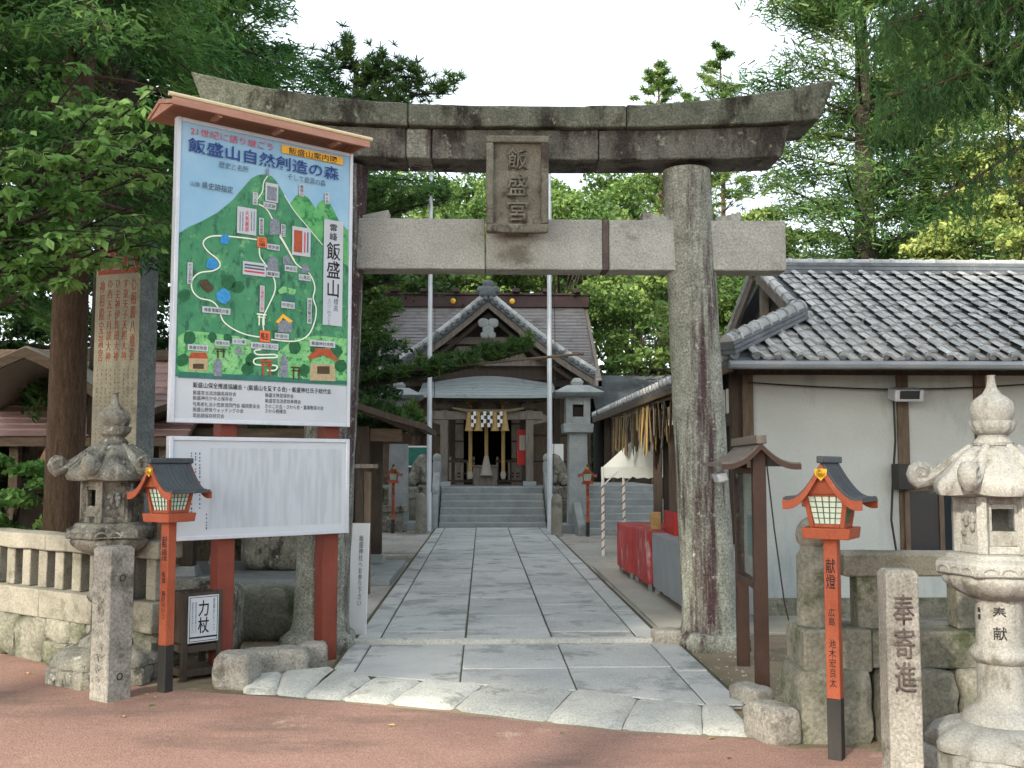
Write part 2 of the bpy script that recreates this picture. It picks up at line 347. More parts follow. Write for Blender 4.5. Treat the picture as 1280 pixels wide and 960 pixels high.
M['leaf_cherry'] = leafmat('cherry_leaf', s(80, 122, 66), s(120, 166, 94), s(168, 204, 132), 1.4, .5)
M['leaf_dark'] = leafmat('cedar_needles', s(50, 88, 50), s(78, 120, 64), s(120, 156, 88), .8, .45)
M['leaf_pine'] = leafmat('pine_needles', s(48, 74, 42), s(70, 100, 52), s(102, 128, 68), 1.0)
M['leaf_cedar_r'] = leafmat('cedar_needles_bright', s(48, 82, 50), s(74, 112, 64), s(108, 142, 82), 1.2)
M['leaf_fir'] = leafmat('fir_needles', s(52, 84, 50), s(84, 118, 66), s(124, 140, 84), .7)
M['leaf_green'] = leafmat('camphor_leaf', s(62, 90, 48), s(96, 126, 66), s(140, 160, 94), .6)
M['leaf_yellow'] = leafmat('fresh_yellow_leaf', s(108, 126, 66), s(140, 156, 88), s(174, 182, 116), .7)
M['leaf_under'] = leafmat('understory_leaf', s(34, 56, 34), s(52, 80, 44), s(74, 104, 56), .6)
mg, nt, N, L, P = _nodes('window_glass')
P.inputs['Base Color'].default_value = (.02, .03, .035, 1); P.inputs['Roughness'].default_value = .06; P.inputs['Specular IOR Level'].default_value = .6
M['glassdark'] = mg
mg, nt, N, L, P = _nodes('clear_glass')
tr = N.new('ShaderNodeBsdfTransparent'); tr.inputs[0].default_value = (.9, .95, .94, 1); gl = N.new('ShaderNodeBsdfGlossy'); gl.inputs['Roughness'].default_value = .03
lw = N.new('ShaderNodeFresnel'); lw.inputs[0].default_value = 1.5; mx = N.new('ShaderNodeMixShader')
fm = N.new('ShaderNodeMath'); fm.operation = 'MULTIPLY'; fm.inputs[1].default_value = .45; L.new(lw.outputs[0], fm.inputs[0]); L.new(fm.outputs[0], mx.inputs[0]); L.new(tr.outputs[0], mx.inputs[1]); L.new(gl.outputs[0], mx.inputs[2]); L.new(mx.outputs[0], N['Material Output'].inputs[0])
M['glass'] = mg
def blurtext():
    m, nt, N, L, P = _nodes('faint_column_print'); tc = N.new('ShaderNodeTexCoord')
    w = noi(nt, tc.outputs['Object'], 26, 2, .5, (1, 1, .12)); c = ramp(nt, w, [(.4, s(180, 188, 194)), (.62, s(168, 176, 182))])
    L.new(c, P.inputs['Base Color']); P.inputs['Roughness'].default_value = .45; return m
M['blur'] = blurtext()
# ================================================================ ground, road, path
rnd = random.Random(7)
def structure(o, label=None): return tag(o, label, None, None, 'structure')
structure(MB().sheet([(-90, -60), (90, -60), (90, 140), (-90, 140)], 0).build('ground', M['soil'], fix=False))
g1 = MB().sheet([(-6, 9.6), (12, 9.6), (12, 60), (-6, 60)], .004); structure(g1.build('gravel_court', M['gravel'], fix=False))
# road edge follows the kerb, running nearer towards the right
RE = [gnd(-700, 700), gnd(-60, 806), gnd(40, 826), gnd(100, 850), gnd(215, 864), gnd(302, 870), gnd(345, 873), gnd(380, 877), gnd(424, 880), gnd(483, 885), gnd(563, 892), gnd(680, 907), gnd(776, 917), gnd(878, 923), gnd(950, 927), gnd(992, 938), gnd(1060, 936), gnd(1160, 950)]
poly = [(p.x, p.y) for p in RE] + [(9, 4.6), (40, -3), (40, -14), (-60, -14), (-60, 12)]
structure(MB().sheet(poly, .008).build('road', M['road'], fix=False))
# beige concrete pavement in front of the stalls
structure(MB().bb(1.66, 3.4, 9.35, 15.4, 0, .03).build('pavement', M['conc'], bevel=.006))

# stone path: bedding sheet plus every slab
PXL = [-1.09, -.88, -.142, .609, 1.35, 1.557]
path = MB().bb(-1.12, 1.59, 8.95, 24.5, 0, .038).build('path', M['joint'], fix=False); structure(path)
def slab(x0, x1, y0, y1, h=.05, parent=None, pts=None):
    g = .008; mb = MB(); z = h + rnd.uniform(-.004, .004)
    P4 = pts or [(x0 + g, y0 + g * 1.6), (x1 - g, y0 + g * 1.6 + rnd.uniform(-.006, .006)), (x1 - g, y1 - g * 1.6), (x0 + g, y1 - g * 1.6)]
    mb.prism(P4, .004, z, 'xy')
    return mb.build('paving_slab', M['slab'], parent, bevel=.01, seg=3)
for ci in range(5):
    y = 8.97 + (rnd.uniform(.2, .5) if ci in (1, 3) else 0); edge = ci in (0, 4)
    if y > 9: slab(PXL[ci], PXL[ci + 1], 8.97, y, parent=path)
    while y < 24.45:
        L_ = rnd.uniform(1.0, 1.7) if edge else rnd.uniform(.55, 1.1)
        y2 = min(24.47, y + L_)
        if 24.47 - y2 < .3: y2 = 24.47
        slab(PXL[ci], PXL[ci + 1], y, y2, parent=path); y = y2
# threshold bar under the gate
mb = MB(); a, b = -1.12, 1.80
rows = []
for i in range(25):
    x = a + (b - a) * i / 24; w = .06 + .018 * noise.noise((x * 3, 1, 0)); w2 = .06 + .018 * noise.noise((x * 3, 5, 0)); y = 8.84; h = .075 + .006 * noise.noise((x * 4, 9, 0))
    rows.append([(x, y - w, 0), (x, y - w + .012, h - .01), (x, y - w + .03, h), (x, y + w2 - .02, h), (x, y + w2, 0)])
mb.strip(rows).build('threshold_stone', M['kerbst'], path, smooth=40)
# apron slabs in front of the gate, cut off along the kerb
KJ = [((300, 853), (305, 868)), ((352, 848), (345, 870)), ((418, 842), (378, 874)), ((464, 856), (424, 877)), ((527, 858), (483, 882)), ((603, 863), (563, 889)), ((716, 870), (680, 904)), ((797, 881), (776, 914)), ((877, 889), (878, 920)), ((912, 889), (950, 924))]
KT = [gnd(*j[0]) for j in KJ]; KB = [gnd(*j[1]) for j in KJ]
def kerb_y(x):
    for p, q in zip(KT, KT[1:]):
        if p.x <= x <= q.x: return p.y + (q.y - p.y) * (x - p.x) / (q.x - p.x)
    return KT[0].y if x < KT[0].x else KT[-1].y
AX = [-1.10, -.93, -.15, .64, 1.42, 1.66]
apron = MB().sheet([(-1.13, 8.76), (AX[0] - .03, kerb_y(AX[0])), *[(p.x, p.y) for p in KT[3:]], (AX[-1] + .03, kerb_y(AX[-1])), (1.69, 8.76)], .030).build('gate_apron', M['joint'], fix=False); structure(apron)
for ci in range(5):
    x0, x1 = AX[ci] + .005, AX[ci + 1] - .005
    cut = {0: [7.95], 1: [7.75], 2: [7.72], 3: [7.75], 4: [7.6]}[ci]
    yt = 8.765
    ya, yb = kerb_y(x0) + .012, kerb_y(x1) + .012
    for c in cut:
        if c - max(ya, yb) < .2: continue
        slab(0, 0, 0, 0, .042, apron, [(x0, c + .005), (x1, c + .005), (x1, yt), (x0, yt)]); yt = c - .005
    slab(0, 0, 0, 0, .040, apron, [(x0, ya), (x1, yb), (x1, yt), (x0, yt)])
# big worn kerb stones stepping down to the road
def kerb_stone(i):
    A, B, C, D = KT[i], KT[i + 1], KB[i + 1], KB[i]; nu, nv = 9, 7; rows = []
    for v in range(nv + 1):
        t = v / nv; row = []
        for u in range(nu + 1):
            q = u / nu; q2 = .004 + q * .992
            p = (A * (1 - q2) + B * q2) * (1 - t) + (D * (1 - q2) + C * q2) * t
            e = min(q, 1 - q); z = .050 - .026 * t * t - (.022 * (1 - e / .045) ** 2 if e < .045 else 0) - (.02 if t > .86 else 0) - (.03 if t > .95 else 0)
            n_ = noise.noise((p.x * 4, p.y * 4, i)) * .012 + noise.noise((p.x * 11, p.y * 11, i)) * .004
            p2 = Vector((p.x, p.y + .02 * noise.noise((p.x * 3, p.y * 3, i + 30)) * t, max(-.01, z + n_)))
            row.append(p2)
        rows.append(row)
    return MB().strip(rows).build('kerb_stone', M['kerbst'], apron, smooth=60)
for i in range(len(KJ) - 1): kerb_stone(i)

# ================================================================ stone gate
TX, TY = .289, 8.8
gate = thing('stone_gate', 'weathered grey granite shrine gate with curved double lintel spanning the paved path', 'gate', (TX, TY, 0))
def zy(py, Y): return at(643, py, Y).z
def tpillar(sg):
    mb = MB(); rows = []; n = 28; m = 34; zt = 4.12
    for i in range(m + 1):
        t = i / m; z = .1 + t * (zt - .1); cx = sg * (1.655 - .155 * t); r = .232 - .026 * t
        row = []
        for k in range(n):
            a = 2 * math.pi * k / n; p = Vector((math.cos(a), math.sin(a), z))
            rr = r * (1 + .035 * noise.noise(p * 2.2 + Vector((sg * 5, 0, 0))) + .012 * noise.noise(p * 9)) + (.03 * max(0, 1 - (z - .1) / .22) ** 2)
            row.append((cx + rr * math.cos(a), rr * math.sin(a), z))
        rows.append(row)
    mb.strip(rows, True); return mb.build('pillar', M['torii_p'], gate, smooth=60)
for sg in (-1, 1):
    tpillar(sg)
    MB().rock((sg * 1.665, 0, .05), (.60, .60, .24), 3 + sg, 6, 4, .05).build('pillar_base', M['torii_p'], gate, smooth=60)
ZN1, ZN0 = zy(274, 8.68), zy(337, 8.68)
def nuki(x0, x1, nm='tie_beam', m='torii_n'):
    nx = max(2, int((x1 - x0) / .05)); rows = []
    for i in range(nx + 1):
        x = x0 + (x1 - x0) * i / nx; j = lambda a, b: .004 * noise.noise((x * 6 + a, b, a))
        rows.append([(x, -.13 + j(1, 2), ZN0 + j(2, 3)), (x, -.13 + j(3, 1), (ZN0 + ZN1) / 2), (x, -.13 + j(5, 1), ZN1 + j(1, 9)), (x, .13, ZN1), (x, .13, ZN0)])
    mb = MB().strip(rows, True); n = 5
    mb.f += [tuple(range(n)), tuple(reversed(range(nx * n, nx * n + n)))]
    return mb.build(nm, M[m], gate, bevel=.01)
nuki(-2.42, -.27); nuki(-.262, .74); nuki(.80, 2.335)
st = nuki(.742, .798, 'joint_stone', 'stain')
for sg in (-1, 1):                                             # wedges on top of the tie beam
    for q in (-1, 1):
        x0 = sg * 1.53 + q * .2; mb = MB(); mb.prism([(x0, ZN1 - .01), (x0 + q * .23, ZN1 - .01), (x0 + q * .23, ZN1 + .085), (x0, ZN1 + .035)], -.09, .09); mb.build('wedge', M['torii_n'], gate, bevel=.008)
# lintels
ZS0, ZS1 = zy(200, 8.6), zy(162, 8.58); ZK0, ZK1 = ZS1, zy(133, 8.5)
EXT = 2.74
def kz0(x): return ZK0 + .10 * (abs(x) / EXT) ** 2.5
def kz1(x): return ZK1 + .27 * (abs(x) / EXT) ** 2.6
def sz0(x): return ZS0 + .045 * (abs(x) / 2.4) ** 2
def lintel(nm, x0, x1, f0, f1, hy, m, slant0=0, slant1=0, crown=0):
    nx = max(3, int((x1 - x0) / .06)); rows = []
    for i in range(nx + 1):
        t = i / nx; x = x0 + (x1 - x0) * t; b, tp = f0(x), f1(x)
        xb = x + (slant0 * (1 - t) ** 12 if slant0 else 0) - (slant1 * t ** 12 if slant1 else 0)
        d = lambda s_: .008 * noise.noise((x * 5, s_, x0)) + .005 * noise.noise((x * 17, s_, 2))
        rows.append([(xb, -hy + d(1), b + d(2)), ((x + xb) / 2, -hy - .01 + d(3), (b + tp) / 2), (x, -hy - .015 + d(4), tp + d(5)), (x, 0, tp + crown + d(6)), (x, hy + .015, tp + d(7)), (xb, hy, b)])
    mb = MB().strip(rows, True); n = 6; mb.f += [tuple(range(n)), tuple(reversed(range(nx * n, nx * n + n)))]
    return mb.build(nm, M[m], gate, bevel=.012)
lintel('upper_lintel', -EXT - .02, -.93, kz0, kz1, .30, 'torii_top', slant0=.13, crown=.05)
lintel('upper_lintel', -.923, .93, kz0, kz1, .30, 'torii_top', crown=.05)
lintel('upper_lintel', .937, EXT, kz0, kz1, .30, 'torii_top', slant1=.13, crown=.05)
lintel('lower_lintel', -2.36, -.95, sz0, lambda x: kz0(x) - .003, .215, 'torii_k', slant0=.07)
lintel('lower_lintel', -.944, -.73, sz0, lambda x: kz0(x) - .003, .212, 'torii_p')
lintel('lower_lintel', -.724, .70, sz0, lambda x: kz0(x) - .003, .215, 'torii_k')
lintel('lower_lintel', .707, 2.36, sz0, lambda x: kz0(x) - .003, .215, 'torii_k', slant1=.07)
# name plaque hung in front, leaning forward
ZP1, ZP0 = zy(169, 8.38), zy(291, 8.5)
pl = MB(); T = Matrix.Translation((0, -.34, (ZP0 + ZP1) / 2)) @ Matrix.Rotation(R(6), 4, 'X'); pl.M = T
hp = (ZP1 - ZP0) / 2
pl.bb(-.258, .258, .0, .09, -hp, hp); plq = pl.build('plaque', M['plaque'], gate, bevel=.012)
for x0, x1, z0, z1 in ((-.262, .262, hp - .055, hp + .004), (-.262, .262, -hp - .004, -hp + .07), (-.262, -.20, -hp + .0705, hp - .0555), (.20, .262, -hp + .0705, hp - .0555)):
    mb = MB(); mb.M = T; mb.bb(x0, x1, -.045, -.001, z0, z1); mb.build('plaque_frame', M['plaque'], plq, bevel=.012)
for i, ch in enumerate('飯盛宮'):
    p = T @ Vector((0, -.001, hp - .19 - i * .215)); text(ch, M['plaque'], plq, p, (.17, .18), (R(96), 0, 0), bold=.01, extrude=.025)
MB().bar((0, -.25, ZP0 + .04), (0, -.10, ZP0 + .03), .2, .06).build('bracket', M['plaque'], gate)
# ================================================================ big map signboard
BA = R(37.3)
bl = at(216, 400, 7.42); BL = Vector((bl.x, bl.y, 0))
BU = Vector((math.cos(BA), math.sin(BA), 0)); BN = Vector((math.sin(BA), -math.cos(BA), 0))
def on(px, py):
    d = ray(px, py); t = (BL - CP).dot(BN) / d.dot(BN); p = CP + d * t - BL
    return p.dot(BU), p.z
sign = thing('map_signboard', 'tall hiking map signboard with green mountain picture, two red legs and a small wooden roof', 'signboard', BL, BA)
u1 = on(439, 430)[0]
zA, zB = on(219, 144)[1], on(216, 528)[1]; zC, zD = on(215, 545)[1], on(214, 677)[1]
def frame_panel(nm, z0, z1, core):
    p = MB().bb(.03, u1 - .03, .012, .06, z0 + .03, z1 - .03).build(nm, M[core], sign)
    MB().bb(0, .03, 0, .07, z0, z1).build('frame_side', M['alu'], p, bevel=.004); MB().bb(u1 - .03, u1, 0, .07, z0, z1).build('frame_side', M['alu'], p, bevel=.004)
    MB().bb(.0305, u1 - .0305, 0.001, .07, z1 - .03, z1).build('frame_rail', M['alu'], p, bevel=.004); MB().bb(.0305, u1 - .0305, 0.001, .07, z0, z0 + .03).build('frame_rail', M['alu'], p, bevel=.004)
    return p
up = frame_panel('map_panel', zB, zA, 'boardwhite'); lo = frame_panel('lower_panel', zD, zC, 'boardwhite')
for px, w in ((288, .135), (419, .135)):
    u = on(px, 700)[0]; u = min(u, u1 - .12)
    MB().bb(u - w / 2, u + w / 2, .075, .075 + w, -.05, zA - .12).build('leg', M['legred'], sign, bevel=.006)
# roof: sloping cedar boards, fascia, cream cap
rf = MB(); x0, x1 = -.10, u1 + .05; zt = zA + .01
rf.prism([(-.15, zt + .055), (.12, zt + .13), (.36, zt + .055), (.36, zt + .025), (.12, zt + .095), (-.15, zt + .025)], x0, x1, 'yz')
roofp = rf.build('roof', M['cedarwood'], sign, bevel=.004)
MB().bb(x0 - .005, x1 + .005, -.17, -.1505, zt + .012, zt + .068).build('fascia_board', M['cedarwood'], roofp, bevel=.004)
MB().tube([(x0 - .03, -.155, zt + .088), (x1 + .03, -.155, zt + .088)], .017, 8).build('cap_trim', M['cream'], roofp, smooth=40)
for x in (x0 + .01, x1 - .03): MB().prism([(-.14, zt + .02), (.35, zt + .02), (.12, zt + .094)], x, x + .02, 'yz').build('gable_board', M['cedarwood'], roofp)
for i in range(3):
    x = .25 + i * .5; MB().bb(x, x + .03, -.14, .03, zt - .0, zt + .03).build('roof_batten', M['cedarwood'], roofp)
# ---- printed map, traced shape by shape on the panel
_lay = [0.0]
def lay(k): return .0118 - .0012 * k
def bpoly(pts, m, k, nm='map_print', par=up):
    q = [on(*p) for p in pts]; y = lay(k)
    mb = MB().add([(u, y, z) for u, z in q], [tuple(range(len(q)))]); return mb.build(nm, M[m], par, fix=False)
def brect(x0, x1, y0, y1):
    cx, cy_ = (x0 + x1) / 2, (y0 + y1) / 2
    return on(x0, cy_)[0], on(x1, cy_)[0], on(cx, y1)[1], on(cx, y0)[1]
def bquad(x0, x1, y0, y1, m, k, nm='map_label', par=up):
    a, b, c, d = brect(x0, x1, y0, y1); y = lay(k)
    return MB().add([(a, y, c), (b, y, c), (b, y, d), (a, y, d)], [(0, 1, 2, 3)]).build(nm, M[m], par, fix=False)
def btext(body, x0, x1, y0, y1, m, k, vertical=False, bold=0, par=up):
    a, b, c, d = brect(x0, x1, y0, y1)
    text(body, M[m], par, ((a + b) / 2, lay(k), (c + d) / 2), (b - a, d - c), vertical=vertical, bold=bold, extrude=0)
def bskew(body, xa, ya, xb, yb, h, m, k, bold=0, par=up):         # a line of text from its left-middle to right-middle pixel
    a, b = on(xa, ya), on(xb, yb); z = (a[1] + b[1]) / 2; cx, cy_ = (xa + xb) / 2, (ya + yb) / 2
    hh = on(cx, cy_ - h / 2)[1] - on(cx, cy_ + h / 2)[1]
    text(body, M[m], par, ((a[0] + b[0]) / 2, lay(k), z), (b[0] - a[0], hh), bold=bold, extrude=0)
def bline(pts, w, m, k, nm='route_line'):
    q = [Vector(on(*p)) for p in pts]
    # smooth the polyline (Catmull-Rom)
    out = []
    for i in range(len(q) - 1):
        p0, p1, p2, p3 = q[max(0, i - 1)], q[i], q[i + 1], q[min(len(q) - 1, i + 2)]
        for j in range(5):
            t = j / 5; out.append(.5 * ((2 * p1) + (p2 - p0) * t + (2 * p0 - 5 * p1 + 4 * p2 - p3) * t * t + (3 * p1 - p0 - 3 * p2 + p3) * t ** 3))
    out.append(q[-1]); A = []; Bq = []
    for i, p in enumerate(out):
        d = (out[min(i + 1, len(out) - 1)] - out[max(i - 1, 0)]).normalized(); nrm = Vector((-d.y, d.x)) * w / 2
        A.append((p.x + nrm.x, lay(k), p.y + nrm.y)); Bq.append((p.x - nrm.x, lay(k), p.y - nrm.y))
    MB().strip([A, Bq]).build(nm, M[m], up, fix=False)
def a_(x, y): return 210 + x / 4.8, 130 + y / 4.8
def b_(x, y): return 210 + x / 4.8, 290 + y / 4.8
def A_(*l): return [a_(*p) for p in l]
def B_(*l): return [b_(*p) for p in l]
uL, uR = .031, u1 - .031
zM0 = (on(*b_(60, 872))[1] + on(*b_(1075, 915))[1]) / 2
MB().add([(uL, lay(1), zM0), (uR, lay(1), zM0), (uR, lay(1), zA - .031), (uL, lay(1), zA - .031)], [(0, 1, 2, 3)]).build('map_sky', M['mapsky'], up, fix=False)
bpoly(A_((735, 600), (770, 550), (800, 533), (845, 560), (890, 628), (830, 740), (760, 700)), 'mapgreen2', 2)
bpoly(A_((800, 730), (890, 625), (905, 595), (930, 575), (970, 585), (1005, 650), (1030, 705), (1083, 755), (1083, 1000), (900, 1000)), 'mapgreen2', 3)
eb = [on(*b_(60, 868)), on(*b_(1080, 912))]
q = [on(*p) for p in A_((66, 757), (130, 735), (200, 705), (300, 650), (390, 575), (450, 505), (500, 447), (540, 425), (580, 420), (625, 432), (655, 465), (700, 545), (750, 630), (830, 725), (930, 840), (1010, 920), (1078, 975))]
q = [(uL, q[0][1] - .02)] + q[1:-1] + [(uR, q[-1][1]), (uR, zM0), (uL, zM0)]
MB().add([(u, lay(4), z) for u, z in q], [tuple(range(len(q)))]).build('map_mountain', M['mapgreen'], up, fix=False)
bline(A_((700, 545), (760, 640), (830, 725), (930, 845)), .006, 'mapline', 5)
bpoly(B_((62, 625), (120, 590), (260, 605), (420, 625), (500, 650), (500, 760), (440, 860), (62, 855)), 'maplight', 5)
bpoly(B_((660, 720), (760, 640), (900, 620), (1075, 640), (1075, 890), (660, 880)), 'maplight', 5)
bpoly(B_((62, 835), (300, 850), (560, 860), (800, 880), (1075, 895), (1075, 912), (700, 900), (62, 871)), 'mapdark', 6)
for (x, y, r) in ((90, 770, 40), (250, 330, 28), (370, 300, 45), (100, 380, 40), (480, 820, 40), (820, 830, 36), (1040, 800, 40), (420, 330, 40), (500, 770, 36), (660, 610, 30), (760, 690, 40), (640, 830, 24), (900, 700, 46), (1010, 720, 40), (130, 640, 40), (270, 630, 30), (360, 640, 30)):
    pts = [(x + r * (1 + .35 * rnd.random()) * math.cos(a) * .8, y + r * (.8 + .5 * rnd.random()) * math.sin(a)) for a in [2 * math.pi * i / 11 for i in range(11)]]
    bpoly(B_(*pts), 'maptree', 7)
# routes
bline(B_((535, 45), (430, 32), (300, 22), (235, 35), (212, 70), (240, 115), (300, 165), (312, 205), (270, 232), (190, 245), (145, 290), (148, 350), (190, 395), (265, 415), (305, 460), (330, 530), (390, 580), (470, 615), (560, 632)), .010, 'mapline', 8)
bline(B_((548, 95), (555, 150), (600, 215), (640, 290), (640, 360), (600, 450), (570, 520), (575, 590)), .010, 'mapline', 8)
bline(A_((545, 600), (600, 640), (660, 760), (710, 850), (760, 940)), .010, 'mapline', 8)
bline(B_((670, 25), (710, 90), (770, 190), (850, 250), (882, 330), (872, 395), (890, 460), (880, 540), (840, 620), (760, 655), (620, 645)), .010, 'mapline', 8)
bline(A_((600, 430), (575, 470), (565, 530), (520, 590)), .008, 'mapline', 8)
bline(B_((560, 705), (520, 712), (540, 735), (640, 735), (650, 752), (560, 755), (518, 765), (530, 795), (640, 800), (655, 815), (640, 830), (595, 830)), .011, 'mapline', 8)
# pictures: flowers, stones, houses, little gates
for x, y, r in ((342, 45, 30), (265, 190, 36), (332, 385, 44)):
    bpoly(B_(*[(x + r * (.85 + .3 * rnd.random()) * math.cos(a), y + r * (.85 + .3 * rnd.random()) * math.sin(a)) for a in [2 * math.pi * i / 14 for i in range(14)]]), 'mapblue', 9)
bpoly(B_((190, 290), (235, 282), (275, 345), (240, 365), (200, 330)), 'mapbrown', 9)
for x, y, w, h in ((640, 735, 66, 100), (628, 965, 70, 100)): bpoly(A_((x - w / 2, y + h / 2), (x - w / 2 + 6, y - h / 3), (x - 8, y - h / 2), (x + 12, y - h / 2), (x + w / 2 - 4, y - h / 3), (x + w / 2, y + h / 2)), 'mapstone', 9)
for x, y, w, h in ((720, 165, 60, 60), (830, 215, 56, 60), (430, 710, 50, 50)): bpoly(B_((x - w / 2, y + h / 2), (x - w / 2, y - h / 4), (x, y - h / 2), (x + w / 2, y + h / 2)), 'mapstone', 9)
bpoly(A_((588, 425), (588, 388), (606, 388), (606, 427)), 'mapstone', 9)
for x in (298, 693): bpoly(B_((x - 25, 865), (x - 22, 780), (x - 6, 735 if x > 500 else 760), (x + 14, 735 if x > 500 else 760), (x + 26, 785), (x + 26, 868)), 'mapstone', 9)
bpoly(B_((125, 830), (125, 755), (238, 755), (238, 832)), 'maptan', 9); bpoly(B_((122, 757), (140, 722), (228, 724), (242, 760)), 'maproof', 10); bpoly(B_((150, 820), (150, 790), (215, 790), (215, 822)), 'mapbrown', 10)
bpoly(B_((850, 890), (855, 790), (1000, 795), (1005, 895)), 'maptan', 9); bpoly(B_((835, 750), (880, 715), (880, 698), (975, 700), (985, 725), (1030, 770), (1005, 772), (930, 738), (862, 765)), 'maproof', 10); bpoly(B_((895, 850), (895, 805), (970, 805), (970, 852)), 'mapbrown', 10)
bpoly(B_((660, 600), (655, 530), (745, 530), (745, 605)), 'mapstone', 9); bpoly(B_((645, 540), (690, 490), (750, 535), (730, 545), (690, 515), (665, 548)), 'mapyellow', 10)
bpoly(B_((660, 350), (690, 325), (770, 345), (760, 380), (670, 372)), 'maplight', 9); bpoly(B_((685, 415), (690, 365), (760, 370), (765, 415)), 'mapdark', 9)
def minitorii(x0, x1, y0, y1, m):
    w = x1 - x0; h = y1 - y0
    for r in ((x0, x1, y0, y0 + h * .13), (x0 + w * .08, x1 - w * .08, y0 + h * .26, y0 + h * .36), (x0 + w * .18, x0 + w * .32, y0 + h * .13, y1), (x1 - w * .32, x1 - w * .18, y0 + h * .13, y1)):
        p, q_ = b_(r[0], r[2]), b_(r[1], r[3]); bquad(p[0], q_[0], p[1], q_[1], m, 10, 'map_print')
minitorii(552, 630, 768, 862, 'maproof'); minitorii(533, 590, 490, 560, 'mapline'); minitorii(738, 802, 808, 885, 'mapbrown'); minitorii(282, 352, 700, 755, 'mapbrown')
def lab(f, x0, x1, y0, y1, body=None, m='boardwhite', ink='ink', vert=False, k=11, pad=.14):
    p, q_ = f(x0, y0), f(x1, y1); bquad(p[0], q_[0], p[1], q_[1], m, k)
    if body:
        w, h = q_[0] - p[0], q_[1] - p[1]; pw, ph = (w * .16, h * .06) if vert else (w * .07, h * .2)
        btext(body, p[0] + pw, q_[0] - pw, p[1] + ph, q_[1] - ph, ink, k + 1, vert, .004)
lab(b_, 535, 592, 33, 92, '広場', 'maporange', vert=True); lab(b_, 550, 612, 592, 660, '駐', 'maporange')
lab(b_, 116, 147, 182, 312, 'かぶと虫の里', vert=True); lab(b_, 205, 374, 452, 490, '林道 紫陽花の道'); lab(b_, 550, 578, 322, 480, '三滝結びの道', ink='inkred', vert=True)
lab(b_, 835, 862, 396, 550, '林道筑輪の道', vert=True); lab(b_, 680, 760, 420, 458, '中宮址'); lab(b_, 640, 725, 608, 642, '中宮社'); lab(b_, 590, 668, 235, 270, '磐雲石'); lab(b_, 700, 775, 202, 238, '神定石'); lab(b_, 784, 858, 256, 292, '心見石'); lab(b_, 594, 670, 74, 108, '遊歩道')
lab(b_, 496, 662, 665, 704, '創造の森 正面入口'); lab(b_, 385, 468, 640, 675, '十三塚'); lab(b_, 282, 368, 650, 684, '知恵の水'); lab(b_, 118, 240, 676, 712, '飯盛文殊堂'); lab(b_, 850, 1003, 652, 690, '飯盛神社本殿')
lab(a_, 572, 648, 592, 630, '古武跡'); lab(a_, 508, 538, 530, 606, 'やつる坂', vert=True); lab(a_, 787, 817, 482, 555, '高祖山', vert=True); lab(a_, 941, 968, 530, 600, '叶ヶ岳', vert=True); lab(a_, 546, 574, 684, 786, '東古城跡道', vert=True); lab(a_, 677, 704, 722, 796, '狩石', vert=True)
p, q_ = a_(414, 622), a_(530, 782); bquad(p[0], q_[0], p[1], q_[1], 'boardwhite', 11); btext('火気厳禁', *[a_(462, 0)[0], a_(486, 0)[0], a_(0, 640)[1], a_(0, 768)[1]], 'inkred', 12, True, .01)
for cx in (432, 448, 500, 516): p = [a_(cx - 3, 645), a_(cx + 3, 762)]; bquad(p[0][0], p[1][0], p[0][1], p[1][1], 'mapstone', 12, 'print_column')
p, q_ = a_(744, 740), a_(855, 912); bquad(p[0], q_[0], p[1], q_[1], 'boardwhite', 11); p, q_ = a_(755, 758), a_(805, 890); bquad(p[0], q_[0], p[1], q_[1], 'maproof', 12)
for cx, m_ in ((820, 'inkred'), (838, 'inkgrey')): p = [a_(cx - 4, 770), a_(cx + 4, 892)]; bquad(p[0][0], p[1][0], p[0][1], p[1][1], m_, 12, 'print_column')
p, q_ = a_(584, 476), a_(661, 588); bquad(p[0], q_[0], p[1], q_[1], 'boardwhite', 11); p, q_ = a_(594, 496), a_(652, 580); bquad(p[0], q_[0], p[1], q_[1], 'mapstone', 12)
p, q_ = b_(448, 182), b_(588, 262); bquad(p[0], q_[0], p[1], q_[1], 'boardwhite', 11)
for yy, m_ in ((202, 'inkgrey'), (220, 'inkgrey'), (240, 'inkred')): p = [b_(458, yy - 5), b_(578, yy + 5)]; bquad(p[0][0], p[1][0], p[0][1], p[1][1], m_, 12, 'print_row')
# tall white name strip
p, q_ = a_(932, 698), a_(1048, 1330); bquad(p[0], q_[0], p[1], q_[1], 'boardwhite', 11)
btext('霊峰', a_(970, 0)[0], a_(1016, 0)[0], a_(0, 722)[1], a_(0, 822)[1], 'ink', 12, True, .01)
btext('飯盛山', b_(950, 0)[0], b_(1032, 0)[0], b_(0, 62)[1], b_(0, 392)[1], 'ink', 12, True, .012)
btext('標高', b_(992, 0)[0], b_(1020, 0)[0], b_(0, 400)[1], b_(0, 478)[1], 'inkgrey', 12, True); btext('三八二・四メートル', b_(955, 0)[0], b_(978, 0)[0], b_(0, 402)[1], b_(0, 560)[1], 'inkgrey', 12, True)
